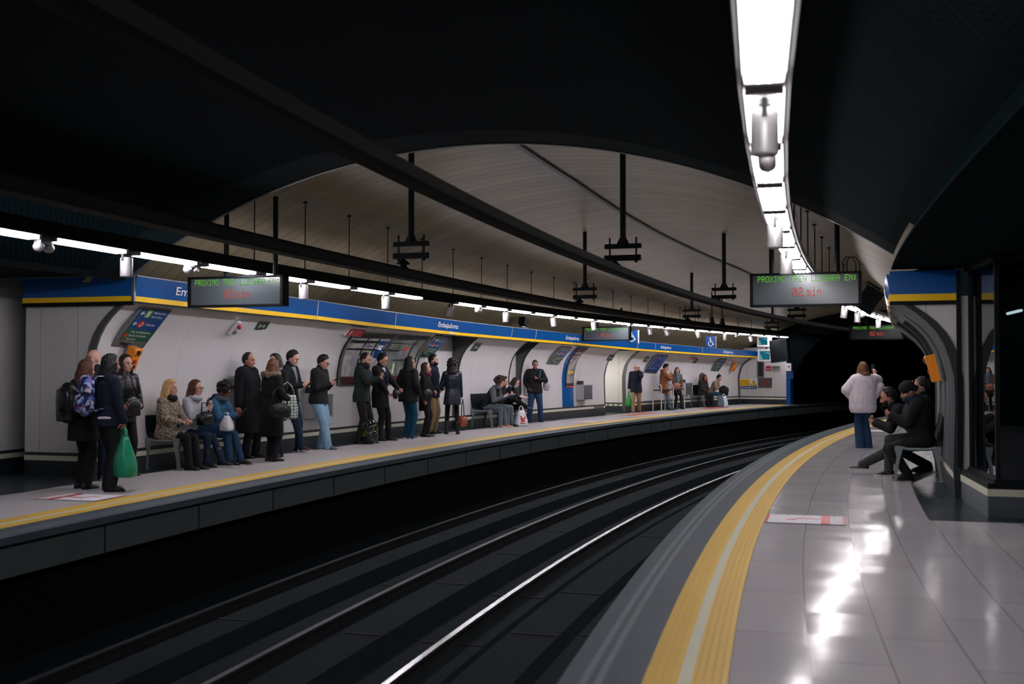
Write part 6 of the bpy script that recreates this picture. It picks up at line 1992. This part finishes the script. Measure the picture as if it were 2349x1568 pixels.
# --- two men with phones
x, y = spos(20.2, 8.03)
p = person('bearded balding man in a dark green parka using a phone', x, y, face_track(20.2) + 10, 1.82, 'm', 'fair', .010, lean=0, head=(0, 18), top=dict(m='green_parka', hem=.80, bulk=1.16, flare=1.0), legs=dict(m='softblack', w=1.1), shoes='shoe', hair=dict(st='short', col='dark', vol=.4, front=70, noise=.001), beard='auburn', extra=dict(scarf='softblack', droop=.3), armL=phone_arm(1, .36, 1.28, .07), armR=phone_arm(-1, .36, 1.26, .05), feet=(((.10, .14), 10), ((-.02, -.14), -10)))
phone(p['R'] + p['dR'] * .13 + Vector((0, 0, .035)), RD(face_track(20)), 'black phone held by the man in the green parka')
M['pack'] = map_mat('camouflage_pack', 2.0, [(.38, (18, 21, 20)), (.54, (30, 35, 29)), (.62, (74, 92, 36)), (.70, (22, 24, 26))])
for n_ in M['pack'].node_tree.nodes:
    if n_.type == 'TEX_VORONOI':
        n_.inputs['Scale'].default_value = .3
    if n_.type == 'TEX_NOISE':
        n_.inputs['Scale'].default_value = 5
xx, yy = spos(20.12, 7.80)
backpack(Vector((xx, yy, .25)), RD(-60), M['pack'], 'dark backpack with lime patches on the floor by the green parka', h=.50, w=.36, d=.26, straps=False)
x, y = spos(21.05, 8.10)
p = person('young man in a black overcoat and blue tie before the map case', x, y, face_track(21) + 2, 1.82, 'm', 'fair', .010, lean=-1, head=(2, 20), top=dict(m='black', hem=.66, bulk=1.10, shirt='white_knit'), legs=dict(m='black', w=1.0), shoes='shoe', hair=dict(st='short', col='black', vol=1.1, front=46), armL=dict(w=(.36, .12, 1.02), h=(-.4, .8, -.6), d=(.9, -.2, -.2)), armR=dict(w=(.24, -.16, .94), h=(-.5, -.9, -.4), d=(.7, .5, -.3)), curl=(.9, 1.2), feet=(((.14, .11), 4), ((.02, -.11), -6)))
b = MB(); q = p['chest'] + Vector((math.cos(RD(face_track(21))), math.sin(RD(face_track(21))), 0)) * .165
b.extrude_poly([q + Vector((.0, -.02, .16)), q + Vector((.0, .02, .16)), q + Vector((.01, .028, -.1)), q + Vector((.01, 0, -.13)), q + Vector((.01, -.028, -.1))], (.012, 0, 0)); o = b.build('tie', M['blue'], p['root']); o.matrix_parent_inverse = p['mw'].inverted()
rounded_bag(P(20.98, 7.70, .98), RD(0), .28, .12, .22, C['leather'], 'black messenger bag in front of the man with the blue tie')

# --- group at the alcove
p = person('person from behind in a bulky black jacket and petrol blue jeans', -2.22, 23.92, 50, 1.74, 'f', 'mid', .011, head=(-30, 0), top=dict(m='softblack', hem=.80, bulk=1.34), legs=dict(m='teal_denim', w=1.08), shoes='shoe', sole='white_rubber', hair=dict(st='long', col='black', len=.20, thick=.034, vol=1.3), armL=pocket_arm(1), armR=pocket_arm(-1))
p = person('woman in a dark red scarf and black coat in profile beside the bulky black jacket', -1.92, 24.62, -8, 1.62, 'f', 'fair', .011, head=(4, -6), top=dict(m='black', hem=.62), legs=dict(m='black', w=.9), shoes='shoe', hair=dict(st='bob', col='brown', len=.10, thick=.028), extra=dict(scarf='maroon', tails=False), armL=phone_arm(1, .2, 1.0, .14), armR=hang_arm(-1, .06, .22, .86))
rounded_bag(Vector((-1.86, 24.36, .93)), RD(-70), .26, .14, .28, C['leather'], 'black handbag in front of the woman with the dark red scarf', strap=[(0, -.1, .1), (-.02, -.05, .4), (-.02, .05, .4), (0, .1, .1)])
person('bearded man in a navy jacket and khaki trousers in profile by the white alcove door', -1.86, 25.86, -16, 1.82, 'm', 'fair', .011, head=(2, 3), top=dict(m='navy', hem=.80, bulk=1.14), legs=dict(m='khaki', w=1.05), shoes='shoe', hair=dict(st='short', col='black', vol=1.2, front=44), beard='black', armL=pocket_arm(1), armR=pocket_arm(-1), bulk=1.05)
p = person('woman from behind in a shiny dark puffer coat and black leggings', -1.38, 25.66, 96, 1.69, 'f', 'fair', .011, head=(0, 0), top=dict(m='puffer', hem=.70, bulk=1.12, flare=1.12), legs=dict(m='black', w=.84), shoes='boot', hair=dict(st='curlylong', col='dark', len=.16, thick=.034, vol=1.05, noise=.008), armL=phone_arm(1, .26, 1.06, .22), armR=hang_arm(-1, .05, .22, .84), feet=(((.0, .13), 10), ((.0, -.13), -10)))
rounded_bag(Vector((-1.13, 25.55, .30)), RD(20), .30, .2, .26, M['rust_leather'], 'rust coloured handbag hanging low beside the black leggings', strap=[(0, -.1, .1), (-.0, -.07, .36), (0, .0, .5), (0, .07, .36), (0, .1, .1)], strap_m=C['leather'])

# --- readers on the middle bench
p = seated('seated person with curly brown hair and grey sleeves reading white papers', 26.32, 4, n=8.15, H=1.74, lean=30, sex='m', skin='fair', vox=.011, head=(6, 24), top=dict(m='softblack', hem=.6, bulk=1.06, sleeves='grey_hood', hood=False), legs=dict(m='grey_denim', w=1.05), shoes='orange_shoe', sole='white_rubber', hair=dict(st='curly', col='brown', vol=1.25, noise=.010), extra=dict(scarf='grey_hood', droop=.4),
           armL=phone_arm(1, .52, .80, .10), armR=phone_arm(-1, .50, .78, .12), feet=(((.50, .10), 4), ((.42, -.10), -4)))
t = thing('papers', 'white papers on the lap of the person in the grey hooded top', 'papers', Matrix.Translation(p['R'] * .5 + p['L'] * .5 + Vector((.10, -.05, .02))) @ Matrix.Rotation(RD(face_track(26.3)), 4, 'Z') @ Matrix.Rotation(-.42, 4, 'Y'))
b = MB(); b.box((.03, 0, 0), (.10, .15, .005)); b.build('sheets', M['paper'], t)
b = MB(); b.box((.03, 0, -.012), (.105, .155, .006)); b.build('folder', M['sign_blue'], t)
p = seated('person in dark clothes between the curly haired reader and the cross legged woman', 26.82, 0, n=8.17, H=1.72, lean=22, sex='m', skin='fair', vox=.012, head=(4, 18), top=dict(m='black', hem=.6), legs=dict(m='grey_denim', w=1.0), shoes='shoe', hair=dict(st='short', col='black', vol=1.1), armL=phone_arm(1, .46, .84, .05), armR=phone_arm(-1, .46, .82, .05))
phone(p['R'] + p['dR'] * .12 + Vector((0, 0, .03)), RD(face_track(26.8)), 'phone held by the reader in the middle of the bench')
p = seated('woman with crossed legs writing on her lap, last on the middle bench', 27.35, 2, n=8.15, H=1.70, lean=26, sex='f', skin='fair', vox=.012, head=(4, 26), top=dict(m='black', hem=.6, skirt=.4), legs=dict(m='black', w=1.0), shoes='shoe', hair=dict(st='bob', col='dark', len=.05, thick=.03), extra=dict(scarf='grey_tee', droop=.3), armL=phone_arm(1, .46, .78, .08), armR=phone_arm(-1, .46, .78, .06),
           feet=(((.44, .0), 4), ((.58, .12, .52), 20)), knees=((1, 0, .6), (1, -.6, .8)))
t = thing('notebook', 'pink and white notebook on the knee of the woman with crossed legs', 'notebook', Matrix.Translation(p['R'] * .5 + p['L'] * .5 + Vector((.10, -.04, -.0))) @ Matrix.Rotation(RD(face_track(27.3)), 4, 'Z') @ Matrix.Rotation(.15, 4, 'Y'))
b = MB(); b.box((0, 0, 0), (.08, .11, .006)); b.build('pages', M['paper'], t)
b = MB(); b.box((0, 0, -.010), (.084, .114, .004)); b.build('cover', M['red'], t)
t, body = plastic_bag(P(27.05, 7.52, .0), RD(-70), .34, .22, .42, M['white_plastic'], 'white carrier bag with a red printed mark standing by the readers feet', top=.45, handles=.12, seed=4)
b = MB(); b.v = []
pl = Plane((.118, -.09, .30), (.118, .09, .30), (.112, -.09, .06), .004)
pl.line(b, [(.03, .02), (.05, .09), (.13, .10), (.16, .04)], .035); pl.line(b, [(.05, .09), (.08, .17), (.15, .14)], .04); pl.rect(b, .02, .20, .16, .23)
b.build('red_print_mark', M['bright_red'], body, fix=False)

# --- man leaning on the wall, facing the viewer
x, y = spos(29.27, 8.17)
p = person('man in blue jeans leaning on the wall facing the viewer, strap over one shoulder', x, y, -84, 1.73, 'm', 'tan', .011, lean=1, head=(0, 8), top=dict(m='softblack', hem=.82, bulk=1.16), legs=dict(m='denim', w=1.2, flare=1.12), shoes='shoe', hair=dict(st='short', col='black', vol=.6, front=48), armL=dict(w=(.20, .06, 1.22), h=(0, .9, -.6), d=(.2, -.5, .6)), armR=pocket_arm(-1), curl=(1.6, .6), feet=(((.02, .17), 12), ((.02, -.17), -12)), bulk=1.06)
b = MB(); c_ = p['chest']
strap_pts = [c_ + Vector((.16, .06, .20)), c_ + Vector((.15, -.12, .17)), c_ + Vector((.12, -.18, .02)), c_ + Vector((.10, -.175, -.12))]
t = rounded_bag(Vector((x + .33, y + .06, 1.02)), 0, .22, .20, .30, C['grey_jacket'], 'pale grey and blue bag at the elbow of the man leaning on the wall', name='rucksack')
b.tube([t.matrix_world.inverted() @ q for q in strap_pts], .024, 6); b.build('strap', C['blue_denim_jacket'], t, smooth=True)

# --- far end of the left platform
p = person('bald man in a navy coat and khaki trousers walking with a phone at his ear', 4.22, 37.78, -100, 1.64, 'm', 'fair', .013, head=(6, 6), top=dict(m='navy', hem=.74, bulk=1.16), legs=dict(m='khaki', w=1.12), shoes='shoe', sole='white_rubber', hair=dict(st='fringe', col='grey'), extra=dict(glasses=True), armL=dict(w=(.12, .12, 1.52), h=(.3, .5, -1), d=(-.2, -.2, 1), p=(0, -1, 0)), armR=hang_arm(-1, .02, .28, .84), feet=(((-.12, .10), 6), ((.16, -.10), -6)))
phone(p['L'] + p['dL'] * .08, RD(-100), 'phone at the ear of the bald man in khaki trousers', tilt=.1)
plastic_bag(Vector((p['R'].x - .0, p['R'].y, p['R'].z - .62)), .3, .26, .18, .46, M['lime_plastic'], 'grass green carrier bag held low by the bald man', top=.3, handles=.1, seed=6)
x, y = spos(38.85, 8.02)
p = person('person with short black hair in a brown coat leaning on the perch rail', x, y, face_track(38.8) + 22, 1.70, 'f', 'fair', .013, lean=4, pelvis=(-.08, 0, .93), head=(0, 24), top=dict(m='tan', hem=.62, bulk=1.22, flare=1.05, hood=True), legs=dict(m='grey_denim', w=.92), shoes='shoe', hair=dict(st='short', col='black', vol=1.6, front=40), armL=phone_arm(1, .20, 1.16, .06), armR=dict(w=(.22, -.07, 1.36), h=(.1, -.8, -.8), d=(-.1, .2, 1)), feet=(((.14, .08), 4), ((.20, -.08), -4)))
x, y = spos(40.05, 8.08)
p = person('woman in a slate blue scarf and brown coat on the perch rail', x, y, -75, 1.60, 'f', 'fair', .013, lean=4, pelvis=(-.10, 0, .88), head=(0, 4), top=dict(m='brown', hem=.56, bulk=1.14), legs=dict(m='black', w=.92), shoes='boot', hair=dict(st='long', col='dark', len=.30, thick=.03), extra=dict(scarf='blue_scarf', tails=True), armL=dict(w=(.22, .10, .92), h=(-.5, .8, -.4)), armR=dict(w=(.22, -.12, .92), h=(-.5, -.8, -.4)), feet=(((.22, .10), 6), ((.06, -.12), -6)))
rounded_bag(Vector((p['chest'].x - .04, p['chest'].y - .30, .86)), RD(-75), .30, .10, .26, M['tan_leather'], 'tan leather bag on the lap of the woman with the slate blue scarf')
p = seated('figure in a grey brown hood at the back of the far bench', 42.62, 0, n=8.24, H=1.66, lean=2, sex='f', skin='mid', vox=.014, head=(-4, 6), top=dict(m='olive_coat', hem=.6, bulk=1.1), legs=dict(m='black'), shoes='boot', extra=dict(hat='brown', hood_hat=True), armL=phone_arm(1, .3, .75, .08), armR=phone_arm(-1, .3, .75, .08))
p = seated('woman with a maroon scarf and olive coat on the far bench', 42.25, -14, n=8.05, H=1.54, lean=14, sex='f', skin='tan', vox=.014, head=(-22, 6), top=dict(m='olive_coat', hem=.6, bulk=1.16, skirt=.4), legs=dict(m='black', w=1.05), shoes='boot', hair=dict(st='bob', col='black', len=.05, thick=.03), extra=dict(scarf='maroon'), armL=phone_arm(1, .38, .72, .06), armR=phone_arm(-1, .36, .70, .08))
p = seated('woman with a hair bun and beige jacket bending over her lap', 43.35, 2, n=8.15, H=1.70, lean=28, sex='f', skin='fair', vox=.014, head=(4, 26), top=dict(m='beige', hem=.6, bulk=1.04), legs=dict(m='blue_denim_jacket', w=1.0), shoes='shoe', hair=dict(st='bun', col='black'), armL=phone_arm(1, .48, .80, .08), armR=phone_arm(-1, .48, .80, .08))
rounded_bag(P(43.35, 7.62, .62), RD(face_track(43)), .46, .36, .44, C['softblack'], 'bulky black bag on the lap of the woman with the bun')
plastic_bag(P(42.9, 7.42, .0), RD(-60), .34, .2, .42, M['white_plastic'], 'white patterned carrier bag leaning out at the far bench', top=.5, handles=.1, seed=11)
plastic_bag(P(42.55, 7.42, .0), RD(-60), .30, .2, .46, C['blue_scarf'], 'pale blue grey carrier bag upright at the far bench', top=.6, handles=.1, seed=12)

# --- right platform
G2 = 'people on the right platform'
p = person('woman from behind in a white knitted poncho and flared jeans raising a phone', 6.70, 21.20, 100, 1.61, 'f', 'fair', .009, group=G2, head=(-4, -2), top=None, legs=dict(m='denim', w=1.12, flare=1.7, len=.075), shoes='shoe', hair=dict(st='bob', col='chestnut', len=.05, thick=.036, vol=1.2),
           armL=dict(w=(.26, .20, 1.04), h=(-.2, .9, -.6), d=(1, -.2, .2)), armR=dict(w=(.22, -.36, 1.52), h=(-.1, -.9, -.8), d=(.15, -.05, 1), p=(.9, 0, 0)), curl=(.6, .9), extra=dict(noface=True), feet=(((.0, .07), 4), ((.02, -.09), -6)))
# poncho: wide batwing from the shoulders with a curved hem
k = p['k']; mw = p['mw']; inv_ = mw.inverted()
aL = inv_ @ p['L']; aR = inv_ @ p['R']
b = MB()
Yv, Xv = Vector((0, 1, 0)), Vector((1, 0, 0))
rows = [(Vector((0, .02, .665)), .24, .165, .19, Yv, Xv), (Vector((0, .02, .74)), .285, .18, .205, Yv, Xv), (Vector((0, .02, .95)), .285, .18, .195, Yv, Xv), (Vector((0, .0, 1.12)), .275, .165, .18, Yv, Xv), (Vector((0, .0, 1.27)), .27, .15, .16, Yv, Xv), (Vector((0, 0, 1.37)), .22, .12, .13, Yv, Xv), (Vector((0, 0, 1.425)), .115, .085, .095, Yv, Xv)]
rows = [(c * (k / .92), w_ * k / .92 * .94, f_ * k, b_ * k, e_, g_) for c, w_, f_, b_, e_, g_ in rows]
ringloft(b, rows, pw=2.2)
shL = Vector((0, .17, 1.36)) * (k / .92) ; shR = Vector((0, -.17, 1.36)) * (k / .92)
b.chain([shL * .96, Vector((.08, .30, 1.10)) * k / .92, aL * .92 + shL * .08], [.10, .11, .065], 12)
b.chain([shR * .96, shR * .45 + aR * .55 + Vector((-.03, -.07, -.10)), aR * .80 + shR * .20 + Vector((0, -.03, -.03))], [.10, .105, .055], 12)
b.chain([Vector((0, -.20, 1.02)), Vector((.02, -.33, 1.16)), aR * .7 + shR * .3 + Vector((0, 0, -.12))], [.12, .10, .05], 12)
vs, fs = remesh(b, .012, 3, .004)
g_ = MB(); g_.add(vs, fs); g_.build('poncho', C['white_knit'], p['root'], smooth=True, fix=False, label='white knitted poncho')
phone(p['R'] + p['dR'] * .11 + Vector((.03, .02, .03)), RD(100), 'phone raised by the woman in the white poncho', tilt=.05)
def seat_r(label, s, n, H, lean, **k_):
    x, y = spos(s, n)
    return person(label, x, y, face_track(s, False) + k_.pop('off', 0), H, lean=lean, pelvis=(0, 0, .555 * 1.75 / H), group=G2, **k_)
p = seat_r('man in a black coat and dark beanie hunched on the right bench', 16.22, -2.50, 1.72, 9, off=8, sex='m', skin='mid', vox=.009, head=(10, 26), top=dict(m='black', hem=.6, bulk=1.3, skirt=.35), legs=dict(m='softblack', w=1.08), shoes='shoe', sole='rubber_dark', hair=None, extra=dict(hat='softblack', scarf='dark_denim', droop=.2), armL=phone_arm(1, .40, .88, .06), armR=phone_arm(-1, .40, .86, .06), feet=(((.20, .12), 10), ((.16, -.14), -12)), knees=((1, .1, .8), (1, -.1, .8)), beard=None)
phone(p['L'] + p['dL'] * .12 + Vector((0, 0, .03)), RD(160), 'dark phone held by the man in the beanie')
p = seat_r('man in green grey jeans and canvas shoes bending over a phone', 16.80, -2.52, 1.78, 40, off=4, sex='m', skin='mid', vox=.009, head=(0, 14), top=dict(m='softblack', hem=.6, bulk=1.1), legs=dict(m='olive', w=1.1), shoes='shoe', sole='white_rubber', hair=dict(st='short', col='black', vol=1.1), beard='dark', armL=phone_arm(1, .62, .72, .06), armR=phone_arm(-1, .60, .74, .06), feet=(((.44, .13), 12), ((.86, -.06, .10), -4)), knees=((1, .2, .7), (1, 0, .7)))
phone(p['R'] + p['dR'] * .12 + Vector((0, 0, .03)), RD(160), 'dark camera phone in the hands of the man in canvas shoes')
for pp in ():
    pass
p = seat_r('person half hidden behind the two seated men, one hand raised to the face', 17.75, -2.60, 1.76, 2, sex='m', skin='fair', vox=.010, head=(0, 4), top=dict(m='black', hem=.6, bulk=1.1), legs=dict(m='black'), shoes='shoe', hair=dict(st='short', col='dark'), armL=dict(w=(.14, .08, 1.22), h=(.3, .7, -.8), d=(-.3, -.2, 1)), armR=phone_arm(-1, .3, .8, .1), curl=(.8, .5))
